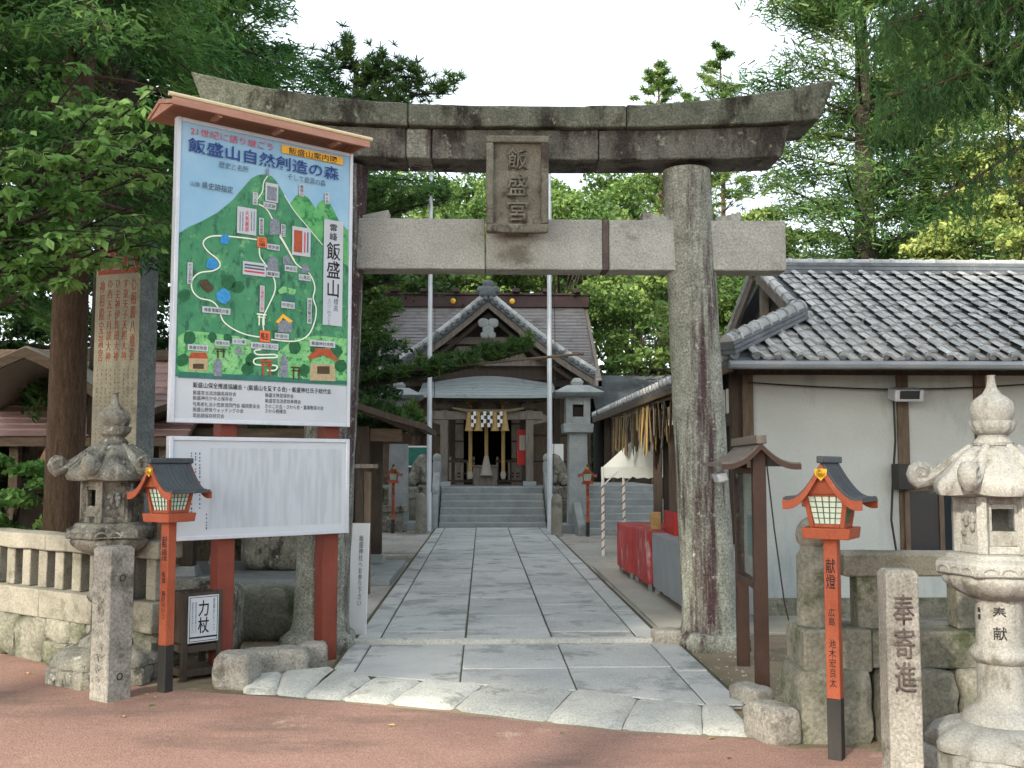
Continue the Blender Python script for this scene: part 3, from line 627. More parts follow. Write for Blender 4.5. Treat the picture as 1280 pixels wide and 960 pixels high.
# headings
bskew('21世紀に語り継ごう', *a_(136, 168), *a_(630, 250), 9.5, 'inkred', 11, .0)
bskew('飯盛山自然創造の森', *a_(120, 252), *a_(1026, 412), 17.5, 'inkblue', 11, .012)
p, q_ = a_(682, 247), a_(1050, 364); ua, ub = on(*a_(682, 270))[0], on(*a_(1050, 340))[0]; zc = (on(*a_(682, 272))[1] + on(*a_(1050, 340))[1]) / 2
MB().add([(ua, lay(10), zc - .032), (ub, lay(10), zc - .032), (ub, lay(10), zc + .032), (ua, lay(10), zc + .032)], [(0, 1, 2, 3)]).build('map_label', M['mapyellow'], up, fix=False)
bskew('飯盛山案内図', *a_(724, 283), *a_(1012, 333), 8.5, 'ink', 11, .008)
bskew('歴史と名所', *a_(306, 362), *a_(484, 392), 8, 'inkgrey', 11); bskew('そして資源の森', *a_(720, 437), *a_(945, 475), 8, 'inkgrey', 11)
bskew('山頂', *a_(134, 476), *a_(190, 484), 5.5, 'ink', 11); bskew('県史跡指定', *a_(204, 488), *a_(390, 514), 9, 'ink', 11, .0)
# credits under the map (pixel lines read off the photograph)
def c_(x, y): return 190 + x / 3.096, 380 + y / 3.096
bskew('飯盛山保全推進協議会・(飯盛山を愛する会)・飯盛神社氏子総代会', *c_(160, 316), *c_(696, 338), 8, 'ink', 2, .01)
for t, xa, ya, xb in (('飯盛宮当流流鏑馬保存会', 160, 344, 328), ('飯盛神社かゆ占保存会', 160, 364, 314), ('弓馬術礼法小笠原流同門会 福岡菱友会', 160, 389, 420), ('飯盛山野鳥ウォッチングの会', 160, 409, 356), ('筑前趙保存研究会', 160, 431, 281), ('飯盛文殊堂保存会', 440, 354, 550), ('飯盛宮当流武射奉賛会', 440, 376, 578), ('きのこの会・さわら会・嘉軍敷菜の会', 440, 398, 666), ('さわら相撲会', 440, 415, 522)):
    sl = (xb - xa) * .018; bskew(t, *c_(xa, ya - (0 if xa < 300 else 2)), *c_(xb, ya + sl), 5.4, 'ink', 2, .0)
# lower board: faint blurred columns and a few sharp small ones at the left
p, q_ = c_(225, 560), c_(735, 860); bquad(p[0], q_[0], p[1], q_[1], 'blur', 1, 'faint_print', lo)
for cx, y0, y1 in ((140, 600, 840), (155, 575, 830), (171, 575, 735), (187, 575, 790), (213, 812, 870)):
    y = y0; mb = MB()
    while y < y1:
        h = rnd.uniform(5, 9); a, b, c, d = brect(*[v for pr in zip(c_(cx - 2.5, y), c_(cx + 2.5, y + h)) for v in pr]); yy = lay(1.6)
        mb.add([(a, yy, c), (b, yy, c), (b, yy, d), (a, yy, d)], [(0, 1, 2, 3)]); y += h + rnd.uniform(3, 12)
    mb.build('small_print', M['inkgrey'], lo, fix=False)['kind'] = 'stuff'
# ================================================================ stone lanterns
def hexr(a, ph=R(30)):
    t = (a - ph) % R(60) - R(30); return math.cos(R(30)) / math.cos(t)      # 1 at corners; corners at ph+30
def hexshape(a): return hexr(a, 0)
HXC = [R(30 + 60 * k) for k in range(6)]
def stone_lantern(label, loc, rz, m, group, scale=1):
    t = thing('stone_lantern', label, 'stone lantern', loc, rz, group); t.scale = (scale,) * 3
    mm = M[m]; Z = lambda *a: list(a)
    hx = lambda a: hexr(a, 0)
    mb = MB().lathe([(.40, 0), (.40, .10), (.385, .125)], 6, R(30)); mb.build('plinth', mm, t, bevel=.012)
    # lotus foot with petals
    def petal(n, amp): return lambda a: 1 + amp * (abs(math.cos(n * a / 2)) - .5)
    mb = MB().lathe([(.36, .1255), (.365, .16), (.33, .20), (.26, .235), (.20, .25)], 72, 0, shape=petal(12, .09)); mb.build('lotus_foot', mm, t, smooth=50)
    mb = MB().lathe([(.20, .2505), (.185, .29), (.15, .315), (.128, .33), (.118, .35), (.116, .54), (.13, .548), (.147, .57), (.15, .585), (.146, .60), (.13, .622), (.117, .63), (.115, .85), (.122, .862), (.13, .866)], 36); shaft = mb.build('shaft', mm, t, smooth=40)
    mb = MB().lathe([(.135, .8665), (.20, .90), (.255, .945), (.262, .97), (.25, .985)], 72, 0, shape=petal(16, .08)); mb.build('lotus_cup', mm, t, smooth=50)
    mb = MB().lathe([(.285, .9855), (.30, .995), (.30, 1.05), (.285, 1.06), (.25, 1.075), (.25, 1.09), (.225, 1.098)], 6, R(30)); tray = mb.build('platform', mm, t, bevel=.006)
    for k in range(6):                                        # carved wave panels round the platform
        a = R(60 * k); d = .30 * math.cos(R(30)); mbp = MB(); mbp.M = Matrix.Rotation(a, 4, 'Z')
        for q in (-1, 0, 1):
            mbp.tube([(d + .001, q * .085 + .04 * math.cos(u), 1.005 + .03 * math.sin(u)) for u in [math.pi * j / 8 for j in range(9)]], .0075, 6)
        mbp.bb(d - .004, d + .006, -.13, .13, .998, 1.004); mbp.build('carved_panel', mm, tray, smooth=40)
    # fire box: six corner posts, open windows and carved faces in turn
    r0, z0, z1 = .20, 1.0985, 1.40; mb = MB(); d = r0 * math.cos(R(30)); w = r0
    for a in HXC: mb.box(((r0 - .015) * math.cos(a), (r0 - .015) * math.sin(a), (z0 + z1) / 2), (.05, .05, z1 - z0), a)
    mb.lathe([(r0 - .004, z0), (r0 - .004, z0 + .04)], 6, R(30)); mb.lathe([(r0 - .004, z1 - .05), (r0 - .004, z1)], 6, R(30)); fb = mb.build('fire_box', mm, t, bevel=.004)
    for k in range(6):
        mbp = MB(); mbp.M = Matrix.Rotation(R(60 * k), 4, 'Z')
        if k % 2 == 0:
            mbp.bb(d - .045, d - .012, -w / 2 + .02, w / 2 - .02, z0 + .041, z0 + .115); mbp.bb(d - .045, d - .012, -w / 2 + .02, -.052, z0 + .115, z1 - .051); mbp.bb(d - .045, d - .012, .052, w / 2 - .02, z0 + .115, z1 - .051); mbp.bb(d - .045, d - .012, -.052, .052, z1 - .075, z1 - .051)
            mbp.build('window_surround', mm, fb, bevel=.003)
        else:
            mbp.bb(d - .045, d - .012, -w / 2 + .02, w / 2 - .02, z0 + .041, z1 - .051); mbp.build('side_panel', mm, fb)
            rr = random.Random(k + 40); mc = MB(); mc.M = Matrix.Rotation(R(60 * k), 4, 'Z')
            for j in range(9): mc.rock((d - .006, rr.uniform(-.045, .045), z0 + .1 + .1 * rr.random()), (.03, rr.uniform(.02, .045), rr.uniform(.025, .05)), j + k * 9, 3, 2.5, .15)
            mc.build('carved_relief', M['pale_stone'], fb, smooth=60)
    # roof: concave six-sided cap with fat ribs ending in scrolls
    n = 72; rows = []
    prof = [(.24, 1.385, 0), (.335, 1.392, .3), (.352, 1.425, .6), (.34, 1.458, .6), (.305, 1.488, .45), (.26, 1.532, .3), (.21, 1.585, .15), (.155, 1.628, .05), (.105, 1.643, 0), (.02, 1.645, 0)]
    for r, z, up_ in prof:
        row = []
        for k in range(n):
            a = 2 * math.pi * k / n; tt = abs((a - R(30) + R(30)) % R(60) - R(30)) / R(30)        # 0 at face middle .. 1 at corner
            tt = abs(((a) % R(60)) - R(30)) / R(30); tt = 1 - tt
            row.append((r * (1.0 * hexr(a, 0) + .0 * tt) * math.cos(a), r * hexr(a, 0) * math.sin(a), z + up_ * .05 * tt ** 3))
        rows.append(row)
    mb = MB().strip(rows, True); mb.f += [tuple(reversed(range(n))), tuple((len(rows) - 1) * n + k for k in range(n))]
    roof = mb.build('roof', mm, t, smooth=50)
    for a in HXC:
        mbp = MB(); mbp.M = Matrix.Rotation(a, 4, 'Z'); rib = []
        pts = [(.11, 0, 1.642), (.16, 0, 1.602), (.22, 0, 1.548), (.28, 0, 1.498), (.325, 0, 1.468), (.372, 0, 1.455)]
        cx, cz = .356, 1.505
        rad = [.020, .026, .034, .042, .046, .048]
        for j in range(1, 13):
            u = R(-80 + j * 36); rs = .046 * (1 - j / 14); pts.append((cx + rs * math.cos(u), 0, cz + rs * math.sin(u))); rad.append(.046 * (1 - j / 30))
        n2 = 8; rws = []
        for i, p in enumerate(pts):                            # flat-sided scroll section
            p = Vector(p); dv = (Vector(pts[min(i + 1, len(pts) - 1)]) - Vector(pts[max(i - 1, 0)])).normalized(); nn = Vector((-dv.z, 0, dv.x)); h = rad[i] * .85; ww = rad[i] * 1.0 if i < 5 else .046
            rws.append([p + nn * h * math.cos(q) + Vector((0, ww, 0)) * math.sin(q) for q in [2 * math.pi * j / n2 for j in range(n2)]])
        mbp.strip(rws, True); mbp.f += [tuple(reversed(range(n2))), tuple((len(rws) - 1) * n2 + j for j in range(n2))]
        mbp.tube([(cx, -.034, cz), (cx, .034, cz)], .056, 18); [mbp.tube([(cx + (.04 - .03 * j / 14) * math.cos(j * .75), sd_ * .035, cz + (.04 - .03 * j / 14) * math.sin(j * .75)) for j in range(15)], .006, 5) for sd_ in (-1, 1)]
        mbp.build('scroll', mm, roof, smooth=50)
    mb = MB().lathe([(.095, 1.6455), (.10, 1.66), (.088, 1.675), (.072, 1.69), (.075, 1.70)], 30); mb.build('finial_neck', mm, t, smooth=40)
    mb = MB().lathe([(.075, 1.7005), (.10, 1.725), (.112, 1.755), (.114, 1.772), (.10, 1.774)], 64, 0, shape=petal(12, .09)); mb.build('finial_lotus', mm, t, smooth=50)
    mb = MB().lathe([(.092, 1.7745), (.105, 1.80), (.11, 1.835), (.10, 1.87), (.075, 1.895), (.045, 1.915), (.027, 1.945), (.02, 1.98), (.019, 2.005), (.023, 2.012)], 30); mb.build('finial_jewel', mm, t, smooth=50)
    return t, shaft
GL = 'pair of stone lanterns flanking the gate'
c = at(138, 700, 7.62); sl1, sh1 = stone_lantern('dark lichen-covered hexagonal stone lantern beside the left stone fence, map signboard behind it', (c.x, c.y, 0), R(-5), 'old_stone', GL, 1.03)
c = at(1249, 760, 5.25); sl2, sh2 = stone_lantern('pale granite hexagonal stone lantern with two black characters on its round shaft', (c.x, c.y, 0), R(-106 + 1), 'pale_stone', GL)
for i, ch in enumerate('奉献'):
    th = R(-106 + 1); dv = Vector((-c.x, -c.y, 0)).normalized(); w_ang = math.atan2(dv.y, dv.x); la = w_ang - th; rr = .119
    text(ch, M['ink'], sh2, (rr * math.cos(la), rr * math.sin(la), .80 - i * .098), (.062, .066), (R(90), 0, la + R(90)), bold=.004, extrude=.002)
la2 = la - R(52)
for i, ch in enumerate('飯盛'): text(ch, M['ink'], sh2, (.118 * math.cos(la2), .118 * math.sin(la2), .81 - i * .035), (.022, .026), (R(90), 0, la2 + R(90)), extrude=.002)

# ================================================================ vermilion wooden lanterns
def red_lantern():
    t = thing('wooden_lantern', 'x', 'lantern'); V = M['vermilion']
    post = MB().bb(-.036, .036, -.036, .036, .32, 1.155).build('post', V, t, bevel=.004)
    MB().bb(-.037, .037, -.037, .037, -.03, .32).build('black_foot', M['blackp'], t, bevel=.004)
    MB().box((0, 0, 1.185), (.24, .24, .06), tx=1.06, ty=1.06).build('tray', V, t, bevel=.005)
    MB().bb(-.085, .085, -.085, .085, 1.1355, 1.1545).build('tray_bracket', V, t) if False else None
    zb, zt_ = 1.2155, 1.40; rb, rt = .078, .106
    body = MB()
    for sx in (-1, 1):
        for sy in (-1, 1): body.bar((sx * rb, sy * rb, zb), (sx * rt, sy * rt, zt_), .024, .024, (1, 0, 0))
    for z, r in ((zb + .01, rb), (zt_ - .01, rt)):
        for sgn in (-1, 1):
            body.bb(-r + .012, r - .012, sgn * r - .011, sgn * r + .011, z - .01, z + .01); body.bb(sgn * r - .011, sgn * r + .011, -r + .012, r - .012, z - .01, z + .01)
    bo = body.build('light_box', V, t, bevel=.003)
    for k in range(4):
        mb = MB(); mb.M = Matrix.Rotation(R(90 * k), 4, 'Z'); a, b = rb - .004, rt - .004; w0, w1 = rb - .012, rt - .012
        mb.add([(-w0, -a, zb + .02), (w0, -a, zb + .02), (w1, -b, zt_ - .02), (-w1, -b, zt_ - .02)], [(0, 1, 2, 3)]); pane = mb.build('paper_pane', M['paper'], t, fix=False)
        mg_ = MB(); mg_.M = Matrix.Rotation(R(90 * k), 4, 'Z')
        for i in range(1, 5):
            q = i / 5; mg_.bar((-w0 + 2 * w0 * q, -a - .004, zb + .02), (-w1 + 2 * w1 * q, -b - .004, zt_ - .02), .0045, .005, (0, 1, 0))
        for i in range(1, 5):
            q = i / 5; y = a + (b - a) * q + .004; ww = w0 + (w1 - w0) * q; z = zb + .02 + (zt_ - zb - .04) * q; mg_.bar((-ww, -y, z), (ww, -y, z), .0045, .0045)
        mg_.build('lattice', M['grid'], pane, fix=False)
    # gable roof: ridge runs back from the front (-y), slopes curve out to each side
    def sl(q): return (.205 * q, 1.565 - .265 * q + .075 * q * q * q - .03 * math.sin(math.pi * q))
    N_ = 10; fr = [sl(i / N_) for i in range(N_ + 1)]
    y0, y1 = -.175, .175
    for sgn in (-1, 1):
        rows = []
        for y in (y0, y1): rows.append([(sgn * x, y, z) for x, z in fr] + [(sgn * x, y, z - .022) for x, z in reversed(fr)])
        mb = MB().strip(rows, True); n = len(rows[0]); mb.f += [tuple(range(n)), tuple(reversed(range(n, 2 * n)))]
        ro = mb.build('roof_slope', M['copper'], t, smooth=50)
        for i in range(1, 9):
            y = y0 + (y1 - y0) * i / 9; mbs = MB(); mbs.tube([(sgn * x, y, z + .002) for x, z in fr], .0035, 5); mbs.build('seam', M['copper'], ro, smooth=50)
        for y in (y0 - .014, y1 + .001):                        # barge boards
            rows = [[(sgn * x, y_, z - .024 + .012) for x, z in fr] + [(sgn * x, y_, z - .062 + .010 * (1 - x / .205)) for x, z in reversed(fr)] for y_ in (y, y + .013)]
            mb = MB().strip(rows, True); n = len(rows[0]); mb.f += [tuple(range(n)), tuple(reversed(range(n, 2 * n)))]; mb.build('barge_board', V, t, smooth=50)
    MB().bb(-.02, .02, y0 - .02, y1 + .02, 1.555, 1.592).build('roof_ridge', M['copper'], t, bevel=.006)
    for y in (y0 + .03, y1 - .045): MB().prism([(-.10, 1.395), (.10, 1.395), (.09, 1.42), (.005, 1.54), (-.005, 1.54), (-.09, 1.42)], y, y + .012).build('gable_panel', V, t)
    mb = MB(); mb.M = Matrix.Translation((0, y0 - .016, 1.505)) @ Matrix.Rotation(R(90), 4, 'X'); mb.lathe([(.024, 0), (.024, .004), (.012, .008), (.010, .006), (.003, .010)], 16); mb.build('gold_crest', M['gold'], t, smooth=40)
    MB().prism([(-.03, 1.495), (0, 1.462), (.03, 1.495), (.034, 1.525), (-.034, 1.525)], y0 - .0155, y0 - .013).build('crest_plate', M['gold'], t)
    return t
GR = 'vermilion wooden lanterns beside the path'
rl = red_lantern(); rl['group'] = GR
c = gnd(206, 866); rl.location = (c.x, c.y, 0); rl.rotation_euler = (0, 0, R(-30)); rl['label'] = 'orange-red wooden lantern on a post beside the dark stick box'
c = gnd(1046, 950); r2 = dup(rl, loc=(c.x, c.y, 0), rz=R(-33), label='orange-red wooden lantern on a post beside a carved stone post and the pale stone lantern')
c = gnd(491, 667); r3 = dup(rl, loc=(c.x, c.y, 0), rz=R(8), label='small far orange-red lantern left of the shrine steps', scale=.97)
c = gnd(735, 671); r4 = dup(rl, loc=(c.x, c.y, 0), rz=R(-8), label='small far orange-red lantern right of the shrine steps', scale=.97)
def lant_text(t, rows):
    post = [ch for ch in t.children if ch.name.startswith('post')][0]
    for body, z1, z0, w in rows: text(body, M['ink'], post, (0, -.0365, (z0 + z1) / 2), (w, z1 - z0), vertical=True, bold=.005, extrude=.0006)
lant_text(rl, [('献燈', 1.06, .89, .05), ('飯盛', .82, .74, .034), ('箱田タツコ', .69, .50, .034)])
lant_text(r2, [('献燈', 1.05, .89, .05), ('広島', .79, .70, .034), ('池木宏良太', .63, .38, .036)])
lant_text(r3, [('献燈', 1.05, .89, .05), ('飯盛', .79, .45, .034)]); lant_text(r4, [('献燈', 1.05, .89, .05), ('飯盛', .79, .45, .034)])

# ================================================================ stone name posts by the road
def stone_post(label, loc, rz, h, w, seed):
    t = thing('stone_post', label, 'stone post', loc, rz, 'squat stone posts along the road edge')
    n = 9; rows = []; m = 14
    for i in range(m + 1):
        z = -.03 + (h + .03) * i / m; row = []
        for sx, sy in ((-1, -1), (1, -1), (1, 1), (-1, 1)):
            for q in range(3):
                qq = -1 + 2 * q / 3
                x, y = {(-1, -1): (qq, -1), (1, -1): (1, qq), (1, 1): (-qq, 1), (-1, 1): (-1, -qq)}[(sx, sy)]
                d = 1 + .03 * noise.noise((x * 2 + seed, y * 2, z * 3)) + .012 * noise.noise((x * 6 + seed, y * 6, z * 14))
                row.append((x * w / 2 * d, y * w / 2 * d, z))
        rows.append(row)
    k = len(rows[0]); top = [[(p[0] * .8, p[1] * .8, h + .022) for p in rows[-1]]]; rows += top
    mb = MB().strip(rows, True); mb.f += [tuple(reversed(range(k))), tuple((len(rows) - 1) * k + j for j in range(k))]
    sh = mb.build('shaft', M['post_stone'], t, bevel=.008)
    return t, sh
c = gnd(129, 880); p1, ps1 = stone_post('weathered square stone post with two round holes standing before the dark stone lantern', (c.x, c.y + .12, 0), R(-34), .985, .185, 1)
for z in (.80, .16):
    mb = MB(); mb.M = Matrix.Translation((.0945, 0, z)) @ Matrix.Rotation(R(90), 4, 'Y'); mb.lathe([(.024, -.03), (.024, 0), (.018, .002), (.018, -.012), (.004, -.014)], 14); mb.build('bolt_hole', M['shadow'], ps1, smooth=30)
rr = random.Random(5)
for i in range(9):                                              # worn illegible carving: shallow chisel strokes
    mb = MB(); z = .74 - i * .075
    for j in range(5): mb.box((rr.uniform(-.035, .035), -.0945, z + rr.uniform(-.02, .02)), (rr.uniform(.015, .05), .006, .008), M=Matrix.Rotation(rr.uniform(-1.4, 1.4), 4, 'Y'))
    mb.build('worn_carving', M['post_stone'], ps1)
c = at(1124, 800, 4.98); p2, ps2 = stone_post('square stone post carved with large characters beside the pale stone lantern', (c.x, c.y, 0), R(-6), 1.02, .155, 2)
text('奉寄進', M['stain'], ps2, (0, -.0805, .70), (.10, .46), vertical=True, bold=.002, extrude=.006)
# ================================================================ stone fences
def fence(label, A, B, z_rail, parts, group='granite fences on rough stone footing'):
    d = B - A; L_ = d.length; t = thing('stone_fence', label, 'fence', A, math.atan2(d.y, d.x), group); t['_len'] = L_; return t, L_
A = gnd(-60, 798); B_e = at(213, 700, 7.62); A.z = B_e.z = 0; A = B_e + (A - B_e) * 1.9
f1, L1 = fence('low granite fence with short square balusters reaching to the dark stone lantern', A, B_e, 1, None)
def rough_bar(x0, x1, y0, y1, z0, z1, seed, n=16, amp=.008, crown=0):
    rows = []
    for i in range(n + 1):
        x = x0 + (x1 - x0) * i / n; q = lambda k: amp * noise.noise((x * 4 + seed, k, seed)) 
        rows.append([(x, y0 + q(1), z0 + q(2)), (x, y0 + q(3), z1 + q(4)), (x, (y0 + y1) / 2, z1 + crown + q(5)), (x, y1, z1 + q(6)), (x, y1, z0)])
    mb = MB().strip(rows, True); mb.f += [tuple(range(5)), tuple(reversed(range(n * 5, n * 5 + 5)))]; return mb
for i, (a, b) in enumerate(((0, L1 * .5), (L1 * .5 + .006, L1 * .75), (L1 * .75 + .006, L1))):
    rough_bar(a, b, -.11, .11, .86, .985, i, crown=.02).build('rail', M['fence_stone'], f1, bevel=.012)
    rough_bar(a, b, -.15, .15, .335, .555, i + 9).build('base_wall', M['fence_stone'], f1, bevel=.012)
nb = int(L1 / .235)
for i in range(nb):
    x = L1 - .13 - i * .235
    MB().box((x, 0, .708), (.115, .14, .304), R(rr.uniform(-2, 2))).build('baluster', M['fence_stone'], f1, bevel=.01)
x = 0
for i in range(60):
    w = rr.uniform(.2, .42)
    if x + w > L1 + .1: break
    z = 0
    if rr.random() < .45:
        h = rr.uniform(.13, .18); MB().rock((x + w / 2, -.01, h / 2 - .01), (w * 1.05, .36, h + .03), i, 5, 6, .11, freq=2.2).build('footing_stone', M['moss_stone'], f1, smooth=50)
        MB().rock((x + w / 2, 0, (h + .335) / 2), (w * 1.03, .34, .335 - h + .02), i + 70, 5, 6, .11, freq=2.2).build('footing_stone', M['moss_stone'], f1, smooth=50)
    else: MB().rock((x + w / 2, 0, .16), (w * 1.04, .37, .36), i, 5, 6, .11, freq=2.2).build('footing_stone', M['moss_stone'], f1, smooth=50)
    x += w
# right fence
A = Vector((gnd(985, 905).x - .02, 5.98, 0)); B_ = Vector((4.6, 5.90, 0)); f2, L2 = fence('granite fence with round-topped end column on mossy boulders before the plaster building', A, B_, 1, None)
rough_bar(.27, L2, -.09, .09, .905, 1.035, 3, 20, crown=.015).build('rail', M['fence_stone'], f2, bevel=.012)
rough_bar(0, .385, -.19, .19, .385, .62, 4, 6).build('base_wall', M['moss_stone'], f2, bevel=.014); rough_bar(.391, 1.95, -.15, .15, .40, .605, 5).build('base_wall', M['moss_stone'], f2, bevel=.012); rough_bar(1.956, L2, -.15, .15, .40, .605, 6).build('base_wall', M['moss_stone'], f2, bevel=.012)
for x in (.42, .99, 1.53, 2.1): MB().box((x, 0, .755), (.145, .15, .298)).build('baluster', M['moss_stone'], f2, bevel=.01)
mb = MB().lathe([(.10, .621), (.098, 1.02), (.085, 1.04), (.072, 1.06), (.072, 1.075), (.094, 1.10), (.10, 1.14), (.092, 1.18), (.07, 1.215), (.035, 1.24), (.01, 1.245)], 28, c=(.12, 0, 0)); mb.build('end_column', M['moss_stone'], f2, smooth=40)
for i, (x, w, h) in enumerate(((.17, .42, .41), (.63, .46, .40), (1.05, .36, .40), (1.43, .40, .41), (1.9, .5, .4), (2.4, .5, .4))): MB().rock((x, 0, h / 2 - .01), (w, .46, h + .03), i + 20, 7, 9, .05, freq=2.4).build('footing_boulder', M['moss_stone'], f2, smooth=50)
# loose kerb and guard stones
def guard(label, px, py, sz, seed, rz=0, m='post_stone', dz=0):
    c = gnd(px, py); o = MB().rock((0, 0, 0), sz, seed, 7, 7, .06, freq=2.2).build('guard_stone', M[m], None, smooth=60); o.location = (c.x, c.y + sz[1] / 2, sz[2] * .42 + dz); o.rotation_euler = (0, 0, rz)
    return tag(o, label, 'stone')
guard('stubby rounded stone block standing by the foot of the signboard leg', 290, 863, (.27, .25, .26), 31, R(-10))
guard('long low humped stone lying between two stubby blocks below the signboard', 342, 848, (.46, .22, .22), 32, R(20))
guard('small stone block at the path side end of the humped stone', 388, 838, (.21, .21, .21), 33, R(10))
guard('rounded kerb stone at the front corner of the mossy boulders, touching the road', 975, 934, (.21, .30, .22), 34, R(20)); guard('smaller rounded kerb stone lying behind the front corner kerb stone', 947, 890, (.17, .28, .15), 35, R(25))
guard('small rough stone lying at the foot of the right gate pillar', 836, 812, (.24, .2, .17), 36, 0)
for i, (px, py, sz, lb) in enumerate(((1165, 690, (1.1, .5, .42), 'largest grey garden boulder behind the right granite fence'), (1182, 705, (.7, .45, .3), 'flat garden boulder lying in front of the largest one behind the fence'))):
    c = at(px, 760, 7.3 - i * .5); o = MB().rock((0, 0, 0), sz, 50 + i, 6, 3, .08).build('garden_boulder', M['moss_stone'], None, smooth=60); o.location = (c.x, 7.6 - i * .55, sz[2] * .42); tag(o, lb, 'boulder')
o = MB().rock((0, 0, 0), (.75, .4, .62), 60, 6, 6, .04).build('stone_block', M['old_stone'], None, smooth=50); c = at(246, 715, 8.75); o.location = (c.x, 8.75, .28); tag(o, 'weathered upright stone block behind the stick box and signboard', 'stone')
for i, (px, Yb, sz) in enumerate(((330, 9.4, (.8, .5, .5)), (305, 9.9, (.6, .5, .42)))):
    c = at(px, 760, Yb); o = MB().rock((0, 0, 0), sz, 64 + i, 6, 4, .08).build('rock', M['moss_stone'], None, smooth=60); o.location = (c.x, Yb, sz[2] * .42); tag(o, ('larger' if i == 0 else 'smaller') + ' mossy rock between the signboard legs, left of the gate pillar', 'rock')

# ================================================================ dark box of walking sticks
c = gnd(231, 853); bx = thing('stick_box', 'dark brown wooden box with a white notice, holding walking sticks', 'box', (c.x, c.y + .2, 0), R(40))
w, h = .30, .63; DW = M['dwood']
for sx in (-1, 1):
    for sy in (-1, 1): MB().bb(sx * (w / 2 - .02) - .02, sx * (w / 2 - .02) + .02, sy * (w / 2 - .02) - .02, sy * (w / 2 - .02) + .02, 0, h).build('corner_post', DW, bx, bevel=.004)
for k in range(4):
    mb = MB(); mb.M = Matrix.Rotation(R(90 * k), 4, 'Z'); mb.bb(-w / 2 + .0405, w / 2 - .0405, -w / 2 + .012, -w / 2 + .026, .26, h - .01); pn = mb.build('side_panel', DW, bx)
    for z in (.03, .2): mb = MB(); mb.M = Matrix.Rotation(R(90 * k), 4, 'Z'); mb.bb(-w / 2 + .0405, w / 2 - .0405, -w / 2 + .004, -w / 2 + .03, z, z + .05); mb.build('rail', DW, bx, bevel=.003)
    if k == 0:
        nb_ = MB().bb(-.115, .115, -w / 2 - .008, -w / 2 + .0115, .27, .60).build('notice', M['boardwhite'], bx)
        for r_ in ((-.105, .105, .588, .592), (-.105, .105, .30, .312), (-.105, .105, .278, .282), (-.107, -.103, .278, .592), (.103, .107, .278, .592)): MB().bb(r_[0], r_[1], -w / 2 - .0095, -w / 2 - .0082, r_[2], r_[3]).build('notice_line', M['ink'], nb_)
        y = -w / 2 - .009
        text('力杖', M['ink'], nb_, (.0, y, .45), (.085, .235), vertical=True, bold=.012); text('西頭から二つ', M['inkgrey'], nb_, (.078, y, .46), (.016, .23), vertical=True)
        for j, xx in enumerate((-.085, -.06)): text('参拝登山の方杖をお使い下さい', M['inkgrey'], nb_, (xx, y, .45), (.013, .22), vertical=True)
MB().bb(-w / 2 + .03, w / 2 - .03, -w / 2 + .03, w / 2 - .03, .06, .075).build('floor_board', DW, bx)
sx_ = thing('walking_stick', 'pale walking stick left low inside the dark box', 'stick', (c.x - .06, c.y + .14, .08)); MB().tube([(0, 0, 0), (.05, .02, .3)], .014, 8).build('shaft', M['cedarwood'], sx_, smooth=40)

# ================================================================ tall inscribed stele
c = at(152, 600, 10.4); st = thing('stone_stele', 'tall inscribed stone tablet with red characters behind the dark stone lantern', 'monument', (c.x + .0, c.y, 0), R(-22))
wS = .56; hS = at(150, 305, 10.4).z
sb = MB().bb(-wS / 2, wS / 2, -.13, .13, .3, hS).build('tablet', M['stele_side'], st, bevel=.01)
MB().bb(-wS / 2 + .004, wS / 2 - .004, -.134, -.1305, .32, hS - .01).build('polished_face', M['stele'], sb)
MB().rock((0, 0, .14), (.95, .6, .36), 77, 6, 6, .04).build('base_stone', M['old_stone'], st, smooth=50)
zt = hS
MB().bb(-.25, .25, -.1375, -.1345, zt - .33, zt - .05).build('red_heading', M['stelered'], sb)
for i, ch in enumerate('宮盛飯'): text(ch, M['stele'], sb, (-.165 + i * .165, -.138, zt - .19), (.13, .2), bold=.01, extrude=.002)
colz = ['神相殿宝満宮', 'の西五子月読大神', 'ひ主神伊弉冊大神', 'す東天子天照大神', 'む相殿八幡宮']
for i, ctx in enumerate(colz): text(ctx, M['stelered'], sb, (-.195 + i * .098, -.1345, zt - .80), (.062, .82), vertical=True, extrude=.002)
rr = random.Random(11)
for i in range(9):
    mb = MB(); x = -.225 + i * .055; z = zt - 1.3
    while z > .7:
        for q in range(2): mb.box((x + rr.uniform(-.006, .006), -.1346, z + rr.uniform(-.012, .012)), (rr.uniform(.012, .03), .002, .006), M=Matrix.Rotation(rr.choice((0, 1.57, .6)), 4, 'Y'))
        z -= .045
    mb.build('small_inscription', M['stelefaint'], sb, fix=False)

# ================================================================ white leaning board by the left pillar
c = at(447, 760, 9.3); wb = thing('white_placard', 'white vertical placard leaning behind the left gate pillar', 'sign', (c.x - .05, c.y, 0), R(-14))
mb = MB(); mb.M = Matrix.Rotation(R(-4), 4, 'X'); mb.bb(-.13, .13, 0, .02, .02, 1.02); pb = mb.build('board', M['white'], wb, bevel=.002)
for sx in (-.115, .095): mb = MB(); mb.M = Matrix.Rotation(R(-4), 4, 'X') @ Matrix.Rotation(R(0), 4, 'Y'); mb.bb(sx, sx + .02, .021, .045, 0, 1.0); mb.build('strut', M['gwood'], wb)
text('飯盛神社へお参り下さい', M['inkgrey'], pb, (.06, -.003 + .04, .6), (.04, .62), (R(86), 0, 0), vertical=True)

